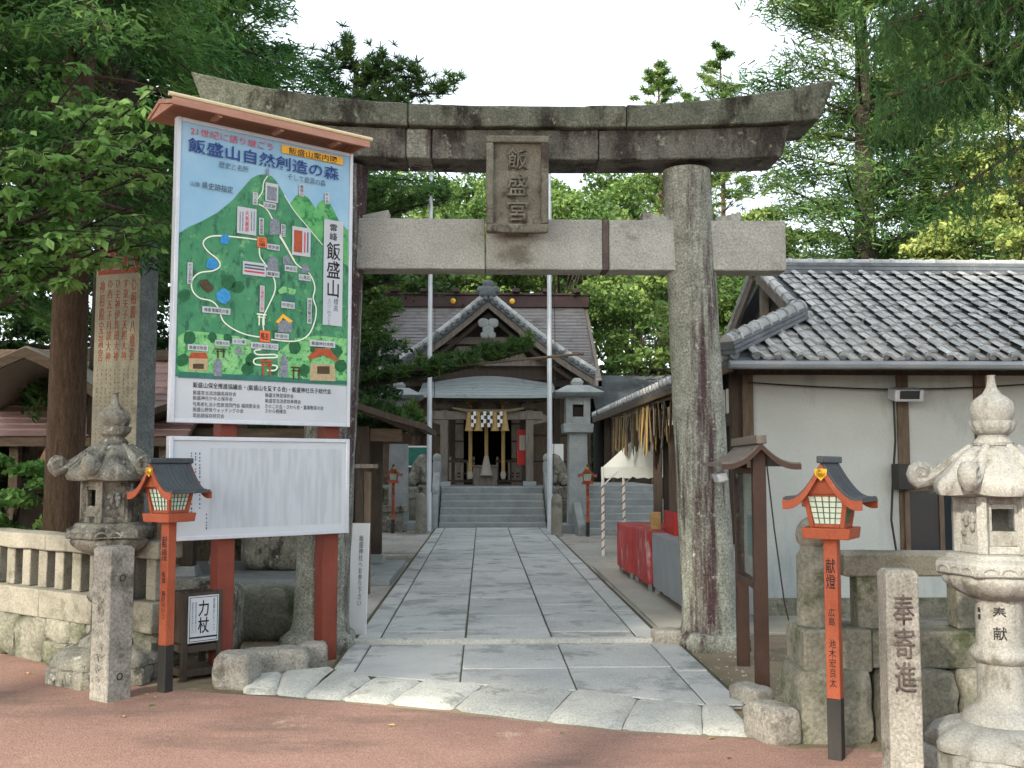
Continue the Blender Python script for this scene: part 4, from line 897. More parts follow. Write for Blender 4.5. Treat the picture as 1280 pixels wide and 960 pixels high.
# ================================================================ roofed glass notice case right of the gate
nA = gnd(953, 861); nB = Vector((2.02, 8.0, 0)); dN = nB - nA; nl = dN.length
nc = thing('notice_case', 'brown roofed notice case with glass front beside the right gate pillar', 'notice board', (nA.x, nA.y, 0), math.atan2(dN.y, dN.x))
BP = M['brownpaint']                                              # local x runs along the case, +y faces the path
zr = at(952, 553, nA.y).z
for x in (0, nl): MB().bb(x - .045, x + .045, -.045, .045, -.03, zr - .04).build('post', BP, nc, bevel=.004)
case = MB().bb(.05, nl - .05, -.03, -.015, .72, zr - .2).build('back_panel', M['white'], nc)
for z in (.68, zr - .22): MB().bb(.0455, nl - .0455, -.035, .05, z, z + .04).build('case_rail', BP, nc, bevel=.003)
MB().bb(.05, nl - .05, .04, .046, .7205, zr - .2205).build('glass_pane', M['glass'], nc)
for i, (x, z, a, b, m_) in enumerate(((.2, 1.0, .24, .34, 'paper'), (.5, 1.02, .21, .3, 'bluec'), (.78, 1.0, .2, .32, 'boardwhite'), (.2, 1.36, .25, .2, 'boardwhite'), (.6, 1.37, .3, .2, 'paper'))):
    if x + a / 2 < nl - .06: MB().bb(x - a / 2, x + a / 2, -.0145, -.011, z - b / 2, z + b / 2).build('posted_sheet', M[m_], nc)
def nsl(q): return (.27 * q, zr + .0 - .20 * q + .06 * q * q - .03 * math.sin(math.pi * q))
fr = [nsl(i / 8) for i in range(9)]
for sgn in (-1, 1):
    rows = [[(x, sgn * y, z) for y, z in fr] + [(x, sgn * y, z - .03) for y, z in reversed(fr)] for x in (-.12, nl + .2)]
    mb = MB().strip(rows, True); n = len(rows[0]); mb.f += [tuple(range(n)), tuple(reversed(range(n, 2 * n)))]; mb.build('roof_slope', M['gwood'], nc, smooth=50)
    rows = [[(x, sgn * y, z - .012) for y, z in fr] + [(x, sgn * y, z - .05) for y, z in reversed(fr)] for x in (-.14, -.121)]
    mb = MB().strip(rows, True); mb.f += [tuple(range(n)), tuple(reversed(range(n, 2 * n)))]; mb.build('barge_board', BP, nc, smooth=50)
MB().bb(-.15, nl + .22, -.035, .035, zr - .012, zr + .05).build('ridge_cap', M['gwood'], nc, bevel=.006)
MB().box((.55, .19, zr - .25), (.3, .08, .07), M=Matrix.Rotation(R(-15), 4, 'X')).build('lamp_housing', M['alu'], nc, bevel=.01)
MB().tube([(-.02, -.05, zr - .1), (-.01, -.10, 1.1), (.0, -.16, .6), (.03, -.25, .2), (.1, -.3, .02)], .006, 5).build('cable', M['blackp'], nc)
# ================================================================ white plaster building with tiled roof (right)
EY, EX, EZ, SLP = 9.55, 2.33, at(1100, 449, 9.55).z, .48
RY = 12.35; RZ = EZ + SLP * (RY - EY); GX = 3.55; XR = 7.6; YB = 15.4
hall = thing('plaster_building', 'long white plaster building with grey tiled hip-and-gable roof behind the granite fence', 'building', (0, 0, 0))
WX, WY = 2.72, 10.4; ZW1 = EZ + .02
wall = MB().bb(WX, XR, WY, WY + .12, .2, ZW1).build('front_wall', M['plaster'], hall)
MB().bb(WX - .02, XR + .02, WY - .04, WY + .16, -.02, .199).build('foundation', M['moss_stone'], hall)
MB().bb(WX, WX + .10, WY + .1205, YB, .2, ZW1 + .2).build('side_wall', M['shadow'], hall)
MB().bb(XR - .12, XR, WY + .1205, YB, .2, ZW1 + .2).build('end_wall', M['plaster'], hall)
MB().bb(WX + .101, XR - .121, YB - .12, YB, .2, ZW1 + .2).build('rear_wall', M['plaster'], hall)
def px_x(px, Y): return at(px, 600, Y).x
for px, w in ((936, .11), (1130, .12), (1227, .12)):
    x = px_x(px, WY); MB().bb(x - w / 2, x + w / 2, WY - .03, WY - .002, .2, ZW1 - .1).build('wall_post', M['wood'], hall, bevel=.005)
MB().bb(WX - .1, XR, WY - .05, WY - .002, ZW1 - .099, ZW1 + .06).build('wall_beam', M['dwood'], hall)
# window
x0, x1 = px_x(1133, WY), px_x(1212, WY); z1, z0 = at(1160, 614, WY).z, at(1160, 700, WY).z
wf = MB().bb(x0, x1, WY - .05, WY - .0315, z0, z1).build('window', M['glassdark'], hall)
for r_ in ((x0 - .03, x1 + .03, z1, z1 + .05), (x0 - .03, x1 + .03, z0 - .05, z0), (x0 - .05, x0 - .0, z0, z1), (x1, x1 + .05, z0, z1), ((x0 + x1) / 2 - .025, (x0 + x1) / 2 + .025, z0, z1)): MB().bb(r_[0], r_[1], WY - .07, WY - .0505 if r_[0] > x0 and r_[1] < x1 else WY - .003, r_[2], r_[3]).build('window_frame', M['wood'], wf, bevel=.003)
# floodlight, meter box, cables
c = at(1132, 493, 10.2); fl = thing('flood_light', 'grey boxy flood lamp fixed on the plaster wall below the eave', 'lamp', (c.x, 10.2, c.z)); MB().box((0, 0, 0), (.29, .2, .12), M=Matrix.Rotation(R(12), 4, 'X')).build('housing', M['alu'], fl, bevel=.01); MB().box((0, -.10, -.012), (.2, .012, .085), M=Matrix.Rotation(R(12), 4, 'X')).build('lens', M['glassdark'], fl); MB().bb(-.02, .02, .08, .168, -.02, .02).build('bracket', M['alu'], fl)
c = at(1129, 596, 10.25); mbx = MB().bb(-.09, .09, -.11, .06, -.13, .13).build('meter_box', M['blackp'], None, bevel=.01); mbx.location = (c.x, 10.27, c.z); tag(mbx, 'black box mounted on the wall post beside the window', 'meter box')
def cable(label, pts, r=.008):
    o = MB().tube(pts, r, 5).build('cable', M['blackp'], None, smooth=60); return tag(o, label, 'cable')
cable('black cable sagging along the plaster wall under the eave', [at(935 + (1280 - 935) * i / 10, 478 + 12 * math.sin(math.pi * i / 10 * .9) * .7, 10.3) for i in range(11)])
cable('thin black cable running down the wall post past the lamp', [at(1117, 500, 10.32), at(1119, 550, 10.32), at(1116, 600, 10.32), at(1114, 650, 10.32), at(1122, 700, 10.32)], .012)
# roof deck and tiles
def slope_pt(x, t): return Vector((x, EY + t, EZ + SLP * t))
deck = MB(); TH = .05
def xl(t): return EX + min(t, GX - EX) if t < GX - EX else GX
pts = [slope_pt(EX, 0), slope_pt(XR, 0), slope_pt(XR, RY - EY), slope_pt(GX - .1, RY - EY), slope_pt(GX - .1, GX - EX - .05), ]
deck.add([p for p in pts] + [p - Vector((0, 0, TH)) for p in pts], [(0, 1, 2, 3, 4), (9, 8, 7, 6, 5)] + [(i, 5 + i, 5 + (i + 1) % 5, (i + 1) % 5) for i in range(5)])
roof = deck.build('roof', M['tiledark'], hall)
# side slope towards the path
a = GX - EX; YE = 21.6
sp = [Vector((EX, EY, EZ)), Vector((EX + a, EY + a, EZ + SLP * a)), Vector((EX + a, YE, EZ + SLP * a)), Vector((EX, YE, EZ))]
sd = MB().add(sp + [p - Vector((0, 0, TH)) for p in sp], [(0, 1, 2, 3), (7, 6, 5, 4)] + [(i, 4 + i, 4 + (i + 1) % 4, (i + 1) % 4) for i in range(4)]).build('side_roof', M['tiledark'], hall)
bk = [Vector((GX - .1, RY, RZ)), Vector((XR, RY, RZ)), Vector((XR, YB + .5, EZ + .3)), Vector((GX - .1, YB + .5, EZ + .3))]
MB().add(bk + [p - Vector((0, 0, TH)) for p in bk], [(0, 1, 2, 3), (7, 6, 5, 4)] + [(i, 4 + i, 4 + (i + 1) % 4, (i + 1) % 4) for i in range(4)]).build('rear_roof', M['tiledark'], hall)
TW, TL = .205, .222; sl = math.atan(SLP); ncol = 9
def tile_mesh(W_=TW, L_=.26):
    mb = MB(); rows = []; prof = []
    for i in range(ncol):
        u = i / (ncol - 1); z = .029 * math.cos((u - .18) * 2 * math.pi) if u < .68 else -.029 + .006 * math.sin((u - .68) / .32 * math.pi)
        prof.append((u * W_ * 1.06, z))
    for y, dz in ((0, .022), (L_, .0)): rows.append([(x, y, z + .03 + dz) for x, z in prof] )
    mb.strip(rows); mb.strip([[(x, 0, z + .052) for x, z in prof], [(x, .004, z + .022) for x, z in prof]])
    return mb.mesh('tile', 60, fix=False)
tm = tile_mesh(); tm.materials.append(M['tile']); Tn = 0
rowN = int((RY - EY) / math.cos(sl) / TL)
for j in range(rowN + 1):
    tt = -.04 + j * TL * math.cos(sl)
    if tt > RY - EY - .1: break
    xx = xl(max(0, tt)) + (.0 if tt > GX - EX else .02); i = 0
    k0 = math.ceil((xx - EX) / TW)
    while EX + (k0 + i) * TW < 7.0:
        x = EX + (k0 + i) * TW
        Yt = EY + tt
        if (x / Yt) * 1280 < 700:
            o = link('roof_tile', tm, None, roof); o.location = slope_pt(x, tt) + Vector((rnd.uniform(-.006, .006), rnd.uniform(-.012, .012), rnd.uniform(0, .008))); o.rotation_euler = (sl + R(rnd.uniform(-1.2, 1.2)), R(rnd.uniform(-1.5, 1.5)), R(rnd.uniform(-1.5, 1.5))); Tn += 1
        i += 1
# eave-end round caps
for k in range(24):
    x = EX + k * TW + .037
    if x > 7: break
    mb = MB(); mb.M = Matrix.Translation((x, EY - .045, EZ + .028)) @ Matrix.Rotation(R(90), 4, 'X'); mb.lathe([(.042, -.05), (.042, .0), (.03, .004)], 12); mb.build('eave_end_tile', M['tiledark'], roof, smooth=40)
def ridge(p0, p1, name, w=.16, h=.17, cap=.07, n=14):
    p0, p1 = Vector(p0), Vector(p1); par = hall
    L_ = (p1 - p0).length; o = MB()
    for lvl in range(3): o.bar(p0 + Vector((0, 0, h * (lvl + .5) / 3)), p1 + Vector((0, 0, h * (lvl + .5) / 3)), w * (1.12 - lvl * .1), h / 3 - .006)
    rg = o.build(name, M['tiledark'], par, bevel=.004)
    for i in range(n):
        q0, q1 = p0.lerp(p1, i / n), p0.lerp(p1, (i + .97) / n); mb = MB(); d = Vector((0, 0, h))
        mb.tube([q0 + d, q0.lerp(q1, .8) + d, q0.lerp(q1, .82) + d, q1 + d], [cap, cap, cap * 1.18, cap * 1.18], 12); mb.build('ridge_tile', M['tile'], rg, smooth=40)
    return rg
ridge((GX - .25, RY, RZ - .02), (XR, RY, RZ - .02), 'main_ridge', .18, .15, .055, 17)
ridge((EX - .03, EY - .02, EZ + .03), (GX - .22, EY + a - .22, EZ + SLP * (a - .2) + .03), 'hip_ridge', .17, .13, .07, 8)
# gable on the left: verge boards and dark triangle
yb0 = EY + a - .15; zb0 = EZ + SLP * (a - .15)
for sgn in (-1, 1):
    yy = RY + sgn * (RY - yb0)
    MB().bar((GX - .2, yy, zb0 + .0), (GX - .2, RY, RZ + .02), .05, .16, (0, 0, 1)).build('verge_board', M['gwood'], hall, bevel=.004)
    for i in range(7):
        q = i / 7; p = Vector((GX - .2, yy, zb0 + .1)).lerp(Vector((GX - .2, RY, RZ + .1)), q); p2 = Vector((GX - .2, yy, zb0 + .1)).lerp(Vector((GX - .2, RY, RZ + .1)), q + .135)
        MB().tube([p, p2], [.06, .05], 8).build('verge_tile', M['tile'], hall, smooth=40)
MB().add([(GX - .02, yb0, zb0 - .1), (GX - .02, 2 * RY - yb0, zb0 - .1), (GX - .02, RY, RZ - .1), (GX + .05, yb0, zb0 - .1), (GX + .05, 2 * RY - yb0, zb0 - .1), (GX + .05, RY, RZ - .1)], [(0, 1, 2), (5, 4, 3), (0, 3, 4, 1), (1, 4, 5, 2), (2, 5, 3, 0)]).build('gable_wall', M['dwood'], hall)
MB().bar((GX - .1, RY, zb0 - .05), (GX - .1, RY, RZ - .08), .09, .09).build('gable_strut', M['gwood'], hall); MB().bar((GX - .1, RY - .75, zb0 + .12), (GX - .1, RY + .75, zb0 + .12), .08, .1).build('gable_beam', M['gwood'], hall)
# eave underside: rafters, fascia, gutter
MB().bb(EX + .05, XR, EY - .02, EY + .03, EZ - .10, EZ - .052).build('fascia', M['dwood'], hall)
MB().tube([(EX - .02, EY - .06, EZ - .06), (XR, EY - .06, EZ - .06)], .04, 8).build('gutter', M['metalgrey'], hall, smooth=40)
for k in range(17):
    x = EX + .25 + k * .3; MB().bar((x, EY + .04, EZ - .085), (x, WY + .05, EZ - .085 + SLP * .75), .05, .06).build('rafter', M['dwood'], hall)
MB().bb(EX, EX + .04, EY + .03, YE, EZ - .115, EZ - .052).build('side_fascia', M['woodx'], hall)
for k in range(31):
    y = EY + .4 + k * .38; MB().bar((EX + .045, y, EZ - .085), (WX + .05, y, EZ - .085 + SLP * .40), .05, .06).build('rafter', M['dwood'], hall)
for k in range(44):                                              # row of tile ends along the side eave
    y = EY + .1 + k * .27
    mb = MB(); mb.M = Matrix.Translation((EX - .03, y, EZ + .035)) @ Matrix.Rotation(R(90), 4, 'Y') @ Matrix.Rotation(0, 4, 'Z'); mb.lathe([(.05, -.02), (.05, .03), (.04, .04)], 10); mb.build('side_eave_tile', M['tile'], sd, smooth=40)
    aa = min(a, y - EY); MB().tube([(EX - .02, y, EZ + .03), (EX + aa, y, EZ + .03 + SLP * aa)], .05, 8).build('side_roof_tile_row', M['tile'], sd, smooth=40)
# open shop front along the side wall: posts, sill, lattice, hanging straw
for y in (10.5, 12.6, 15.3): MB().bb(WX - .16, WX - .04, y - .06, y + .06, 0, EZ + .04).build('side_post', M['dwood'], hall, bevel=.005)
MB().bb(WX - .15, WX - .05, 10.6, 15.2, 1.95, 2.08).build('side_lintel', M['dwood'], hall)
for k in range(22): MB().bb(WX - .12, WX - .09, 10.8 + k * .2, 10.84 + k * .2, 2.0805, 2.35).build('transom_bar', M['white'], hall)
MB().bb(WX - .06, WX - .03, 12.7, 14.6, .3, 1.949).build('shop_backdrop', M['wood'], hall)
# hanging straw festoon and paper strips under the side eave
fe = thing('straw_festoon', 'fringe of old straw and paper strips hanging under the side eave above the stall', 'decoration', (EX + .12, 11.0, EZ - .12), 0)
MB().tube([(0, .0, 0), (0, 8.2, 0)], .03, 6).build('rope', M['strawold'], fe)
rr = random.Random(21)
for k in range(90):
    y = rr.uniform(.1, 8.1); L_ = rr.uniform(.3, .72); w = rr.uniform(.04, .12); m_ = rr.choice(['strawold', 'straw', 'strawold', 'gwood', 'canvas' if k % 4 == 0 else 'strawold'])
    x = rr.uniform(-.08, .1); ww = w; tw = rr.uniform(-.05, .05); rows = []
    for i in range(5): q = i / 4; rows.append([(x + tw * q - .01, y - ww / 2 * (1 + .5 * q), -.02 - L_ * q), (x + tw * q + .02 * math.sin(3 * q), y, -.02 - L_ * q * 1.04), (x + tw * q - .01, y + ww / 2 * (1 + .5 * q), -.02 - L_ * q * .96)])
    MB().strip(rows).build('straw_strip', M[m_], fe, fix=False)

# ================================================================ stalls beside the path
def table(label, y0, y1, cloth, x0, x1, h):
    t = thing('stall_table', label, 'table', ((x0 + x1) / 2, (y0 + y1) / 2, .03)); hx, hy = (x1 - x0) / 2, (y1 - y0) / 2
    MB().bb(-hx, hx, -hy, hy, h - .04, h).build('table_top', M['wood'], t, bevel=.004)
    for sx in (-1, 1):
        for sy in (-1, 1): MB().bb(sx * hx * .88 - .02, sx * hx * .88 + .02, sy * hy * .92 - .02, sy * hy * .92 + .02, 0, h - .0405).build('leg', M['metalgrey'], t)
    rows = []; n = 60; per = []
    for i in range(n):
        q = i / n * 4; k = int(q); f = q - k
        p = [(-hx + 2 * hx * f, -hy), (hx, -hy + 2 * hy * f), (hx - 2 * hx * f, hy), (-hx, hy - 2 * hy * f)][k]; per.append(p)
    for j in range(5):
        z = h + .006 - j * (h - .08) / 4; row = []
        for i, (px, py) in enumerate(per):
            d = 1.015 + (.012 * math.sin(i * 1.9) + .01 * math.sin(i * 3.7)) * j / 2; row.append((px * d + .0, py * d, z))
        rows.append(row)
    mb = MB().strip(rows, True); mb.f.append(tuple(range(n))); mb.build('cloth', M[cloth], t, smooth=60)
    return t
t1 = table('stall table nearest the gate pillar under a silvery plastic sheet', 9.9, 12.2, 'metalgrey', 2.02, 2.62, .70)
t2 = table('stall table draped in red cloth beside the silvery one', 12.35, 13.5, 'redcloth', 1.98, 2.60, .70)
t3 = table('far stall table draped in red cloth at the end of the row', 13.6, 14.8, 'redcloth', 1.94, 2.56, .68)
MB_ = thing('red_box', 'open red painted box standing on the silvery stall table', 'box', (2.38, 12.0, .74)); MB().bb(-.2, .2, -.3, -.28, 0, .26).build('side', M['redbox'], MB_); MB().bb(-.2, -.18, -.279, .3, 0, .26).build('side', M['redbox'], MB_); MB().bb(-.179, .2, -.279, .3, 0, .02).build('base', M['redbox'], MB_); MB().bb(.18, .2, -.279, .3, .021, .26).build('side', M['redbox'], MB_)
for i, (dx, dy, m_) in enumerate(((2.15, 12.75, 'straw'), (2.2, 13.05, 'cedarwood'))):
    o = MB().bb(-.06, .06, -.05, .05, 0, .2).build('goods_box', M[m_], None, bevel=.004); o.location = (dx, dy, .742); tag(o, ('straw coloured' if i == 0 else 'pinkish') + ' small box standing on the red draped table', 'box')
# red and white charm strip and sapling inside the shop
cs = thing('charm_garland', 'vertical garland of red and white charms hanging in the open shop front', 'decoration', (2.5, 12.3, .9))
for k in range(9): MB().rock((0, 0, .05 + k * .1), (.1, .1, .09), k, 3, 2.5, .1).build('charm', M['redcloth' if k % 2 else 'canvas'], cs)
MB().tube([(0, 0, 0), (0, 0, 1.05)], .008, 5).build('string', M['straw'], cs)
# tent with twisted red and white poles
tent = thing('canopy_tent', 'white canvas canopy tent on red and white striped poles behind the hanging straw', 'tent', (2.80, 17.75, 0), R(-25))
TXH, TYH, zE = .55, .6, 1.5
def tent_shape():
    m = MB(); e = [(-TXH, -TYH, zE), (TXH + .5, -TYH, zE), (TXH + .5, TYH, zE), (-TXH, TYH, zE)]; r = [(.22, -TYH + .35, zE + .75), (.22, TYH - .35, zE + .75)]
    m.add(e + r, [(0, 1, 4), (1, 2, 5, 4), (2, 3, 5), (3, 0, 4, 5)]); return m
tent_shape().build('canvas_top', M['canvas'], tent, fix=False)
vm = MB()
for (p, q) in (((-TXH, -TYH), (TXH + .5, -TYH)), ((-TXH, TYH), (-TXH, -TYH)), ((TXH + .5, -TYH), (TXH + .5, TYH))):
    n = 24; rows = [[], []]
    for i in range(n + 1):
        t = i / n; x, y = p[0] + (q[0] - p[0]) * t, p[1] + (q[1] - p[1]) * t; rows[0].append((x, y, zE)); rows[1].append((x, y, zE - .16 - .035 * abs(math.sin(t * 9 * math.pi))))
    vm.strip(rows)
vm.build('valance', M['canvas'], tent, fix=False)
for sx, sy in ((-TXH, -TYH), (-TXH, TYH), (TXH + .5, -TYH), (TXH + .5, TYH)):
    po = MB().tube([(sx, sy, 0), (sx, sy, zE)], .028, 10).build('pole', M['canvas'], tent, smooth=60)
    pts = [(sx + .022 * math.cos(u * 9), sy + .022 * math.sin(u * 9), .02 + u * .21) for u in [i * .17 for i in range(int(1.22 / .21 / .17))]]
    MB().tube(pts, .016, 6).build('red_twist', M['redcloth'], po, smooth=60)
    MB().bar((sx, sy, zE - .32), (sx + (.28 if sx < 0 else -.28), sy, zE - .05), .02, .02).build('brace', M['white'], tent)
# ================================================================ shrine hall at the end of the path
SX = .15
sh = thing('shrine_hall', 'dark wooden shrine hall with front gable and pale copper canopy at the path end', 'shrine', (SX, 0, 0))
ZPF = .97
MB().bb(-4.6, -1.5, 26.1, 36, 0, ZPF).build('platform', M['moss_stone'], sh, bevel=.02); MB().bb(1.75, 2.1, 26.1, 36, 0, ZPF).build('platform', M['moss_stone'], sh, bevel=.02); MB().bb(-1.499, 1.749, 26.3, 36, 0, ZPF - .002).build('platform', M['tower_stone'], sh)
for row in range(3):                                            # coursed stones of the platform front
    x = -4.6
    while x < 2.05:
        w = rnd.uniform(.35, .65)
        if not (-1.5 < x + w / 2 < 1.7): MB().rock((x + w / 2, 26.08, .16 + row * .32), (w, .2, .33), int(x * 10) + row, 4, 6, .04).build('platform_stone', M['moss_stone'], sh, smooth=50)
        x += w
st = thing('stone_steps', 'wide flight of six grey stone steps climbing to the shrine', 'steps', (.25, 24.5, 0), group='stone stairs')
for i in range(6): MB().bb(-1.28, 1.28, i * .29, i * .29 + .32 if i < 5 else 1.78, 0 if i == 0 else i * .1615 - .02, (i + 1) * .1615).build('step', M['tower_stone'], st, bevel=.02)
for sx in (-1, 1):
    b = MB(); x = sx * 1.40
    b.prism([(-.05, 0), (1.75, 0), (1.75, 1.36), (1.55, 1.36), (.1, .52), (-.05, .52)], x - .09, x + .09, 'yz'); b.build('balustrade', M['tower_stone'], st, bevel=.02)
    for y, z in ((-.12, 1.0), (1.62, 1.78)): MB().lathe([(.11, z - 1.0 if z < 1.2 else z - .45), (.11, z - .2), (.085, z - .16), (.11, z - .1), (.10, z - .02), (.05, z + .03), (.01, z + .04)], 14, c=(x, y, 0)).build('newel', M['tower_stone'], st, smooth=40)
# side stairs at right
s2 = thing('stone_steps', 'narrower flight of stone steps behind the tent poles, right of the shrine', 'steps', (3.0, 22.4, 0), group='stone stairs')
for i in range(7): MB().bb(-.75, 1.2, i * .3, i * .3 + .34 if i < 6 else 6, 0 if i == 0 else i * .15 - .02, (i + 1) * .15).build('step', M['tower_stone'], s2, bevel=.02)
MB().prism([(-.3, 0), (2.1, 0), (2.1, 1.15), (1.9, 1.15), (-.3, .25)], -.95, -.78, 'yz').build('side_stringer', M['tower_stone'], s2, bevel=.02)
DW, WD = M['dwood'], M['wood']
# walls
zf = ZPF
MB().bb(-2.9, -.95, 29.6, 29.75, zf, 4.1).build('wall_panel', WD, sh); MB().bb(.95, 2.9, 29.6, 29.75, zf, 4.1).build('wall_panel', WD, sh); MB().bb(-.949, .949, 29.6, 29.75, 3.05, 4.1).build('wall_header', DW, sh)
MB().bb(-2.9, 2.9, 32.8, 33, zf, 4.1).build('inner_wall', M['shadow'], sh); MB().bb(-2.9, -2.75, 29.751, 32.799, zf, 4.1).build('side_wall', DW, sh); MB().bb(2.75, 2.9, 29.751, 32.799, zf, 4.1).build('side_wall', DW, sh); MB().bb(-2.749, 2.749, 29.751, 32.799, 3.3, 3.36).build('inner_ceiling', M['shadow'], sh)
for x in (-2.9, -2.0, -1.0, 1.0, 2.0, 2.9): MB().bb(x - .09, x + .09, 29.5, 29.598, zf, 4.1).build('wall_column', DW, sh, bevel=.01)
for x in (-2.45, -1.5, 1.5, 2.45):
    for z in (1.6, 2.35): MB().bb(x - .38, x + .38, 29.57, 29.599, z, z + .05).build('wall_batten', DW, sh)
for sx in (-1, 1):                                              # folded door leaves beside the opening
    lf = MB().bb(sx * .80 - .12, sx * .80 + .12, 29.2, 29.25, zf, 3.0).build('door_leaf', M['gwood'], sh)
    for k in range(5): MB().bb(sx * .80 - .12, sx * .80 + .12, 29.18, 29.199, zf + .2 + k * .5, zf + .25 + k * .5).build('door_rail', DW, lf)
# porch
for x in (-1.16, 1.10):
    MB().bb(x - .1, x + .1, 27.1, 27.3, zf + .12, 3.2).build('porch_column', M['gwood'], sh, bevel=.015); MB().box((x, 27.2, zf + .06), (.34, .34, .12)).build('column_base', M['verdigris'], sh, bevel=.01)
MB().bb(-1.5, 1.45, 27.08, 27.32, 2.72, 2.95).build('porch_beam', M['gwood'], sh, bevel=.015); MB().bb(-1.6, 1.6, 27.05, 27.35, 3.2, 3.34).build('eave_beam', DW, sh, bevel=.01)
for sx, xx in ((-1, -1.16), (1, 1.10)):
    MB().prism([(xx, 2.55), (xx + sx * .5, 2.68), (xx + sx * .52, 2.8), (xx + sx * .3, 2.9), (xx, 2.95)], 27.12, 27.28).build('carved_nosing', M['gwood'], sh, bevel=.02)
    MB().rock((xx, 27.2, 3.08), (.5, .3, .22), 3, 4, 4, .06).build('bracket_block', DW, sh, smooth=50)
for x in (-.7, 0, .65): MB().prism([(x - .3, 2.96), (x - .12, 3.19), (x + .12, 3.19), (x + .3, 2.96)], 27.16, 27.24).build('frog_leg_strut', DW, sh)
# pale copper canopy, gently arched
rows = []; n = 24
for j in range(7):
    v = j / 6; row = []
    for i in range(n + 1):
        u = -1 + 2 * i / n; x = u * (1.86 - .06 * v); bulge = .2 * max(0, math.cos(u * math.pi / 2)) ** 1.3 * v
        y = 26.75 + 1.5 * v; z = 3.36 + .03 * abs(u) ** 4 * (1 - v) + .42 * v + bulge - .06 * math.sin(math.pi * v); row.append((x, y, z))
    rows.append(row)
top = rows; cn = MB().strip(rows); cn.strip([[(p[0], p[1], p[2] - .09) for p in r] for r in rows]); cn.strip([rows[0], [(p[0], p[1] + .0, p[2] - .09) for p in rows[0]]])
canopy = cn.build('porch_canopy', M['verdigris'], sh, smooth=40)
for k in range(1, 6): MB().tube([(p[0], p[1] - .004, p[2] + .003) for p in rows[k]], .008, 4).build('canopy_seam', M['verdigris'], canopy)
# gable roof over the porch
AZ, HW, EZ_ = 6.12, 2.9, 3.98
def gz(q): return AZ - (AZ - EZ_) * (q + .05 * math.sin(math.pi * q))
y0, y1 = 27.5, 32.4
for sg in (-1, 1):
    P_ = [(sg * HW * i / 12, gz(i / 12)) for i in range(13)]
    rows = [[(x, y, z) for x, z in P_] + [(x, y, z - .14) for x, z in reversed(P_)] for y in (y0, y1)]
    mb = MB().strip(rows, True); n = len(rows[0]); mb.f += [tuple(range(n)), tuple(reversed(range(n, 2 * n)))]; gr = mb.build('gable_roof', M['tiledark'], sh, smooth=40)
    for k in range(20):                                         # verge tiles running down the gable edge
        q0, q1 = k / 20, (k + .96) / 20; mb = MB()
        mb.tube([(sg * HW * q0, y0 + .08, gz(q0) + .08), (sg * HW * q1, y0 + .08, gz(q1) + .065)], [.085, .10], 8); mb.build('verge_tile', M['tile'], gr, smooth=40)
        mb = MB(); xk = sg * HW * (k + .5) / 20; mb.M = Matrix.Translation((xk, y0 - .04, gz((k + .5) / 20) - .02)) @ Matrix.Rotation(R(90), 4, 'X'); mb.lathe([(.06, -.1), (.06, .03), (.045, .045)], 8); mb.build('verge_end_tile', M['tiledark'], gr, smooth=40)
    MB().tube([(x, y0 + .35, z + .07) for x, z in P_], .08, 8).build('descending_ridge', M['tile'], sh, smooth=40); MB().tube([(x, y0 + .62, z + .05) for x, z in P_], .06, 8).build('descending_ridge', M['tiledark'], sh, smooth=40)
    rows = [[(x, y, z - .15) for x, z in P_] + [(x, y, z - .34) for x, z in reversed(P_)] for y in (y0 + .06, y0 + .14)]
    mb = MB().strip(rows, True); mb.f += [tuple(range(n)), tuple(reversed(range(n, 2 * n)))]; mb.build('barge_board', M['gwood'], sh, smooth=40)
    rows = [[(x, y, z - .44) for x, z in P_] + [(x, y, z - .56) for x, z in reversed(P_)] for y in (y0 + .3, y0 + .4)]
    mb = MB().strip(rows, True); mb.f += [tuple(range(n)), tuple(reversed(range(n, 2 * n)))]; mb.build('inner_barge', DW, sh, smooth=40)
MB().prism([(-HW * .93, EZ_ - .1), (HW * .93, EZ_ - .1), (HW * .5, gz(.5) - .34), (0, AZ - .34), (-HW * .5, gz(.5) - .3)], 28.3, 28.4).build('pediment', DW, sh)
for z, w in ((4.25, 2.0), (4.85, 1.25)): MB().bb(-w, w, 28.12, 28.299, z, z + .2).build('pediment_beam', M['gwood'], sh, bevel=.01)
MB().bb(-.12, .12, 28.1, 28.298, 4.452, 4.848).build('pediment_strut', M['gwood'], sh); MB().bb(-.1, .1, 28.1, 28.298, 5.052, 5.6).build('pediment_strut', DW, sh)
for x in (-.7, .7): MB().prism([(x - .4, 4.452), (x - .15, 4.8), (x + .15, 4.8), (x + .4, 4.452)], 28.15, 28.25).build('pediment_bracket', M['gwood'], sh)
pd = MB()
for dx, dz, r in ((-.13, .0, .15), (.13, .0, .15), (0, -.2, .16), (-.1, -.33, .11), (.1, -.33, .11)): pd.rock((dx, 27.52, 5.36 + dz), (r * 2, .08, r * 1.7), 3, 4, 2.5, .04)
pd.build('gable_pendant', M['tower_stone'], sh, smooth=60)
mb = MB(); mb.rock((0, 27.55, AZ + .1), (.5, .3, .34), 8, 4, 3, .12); mb.rock((0, 27.55, AZ + .3), (.3, .25, .22), 9, 4, 3, .12); mb.rock((-.2, 27.55, AZ + .14), (.22, .25, .2), 10, 4, 3, .12); mb.rock((.2, 27.55, AZ + .14), (.22, .25, .2), 11, 4, 3, .12); mb.build('ridge_end_ornament', M['tiledark'], sh, smooth=60)
MB().bb(-.16, .16, y0 + .2, y1 + .3, AZ - .02, AZ + .16).build('gable_ridge', M['tiledark'], sh, bevel=.02)
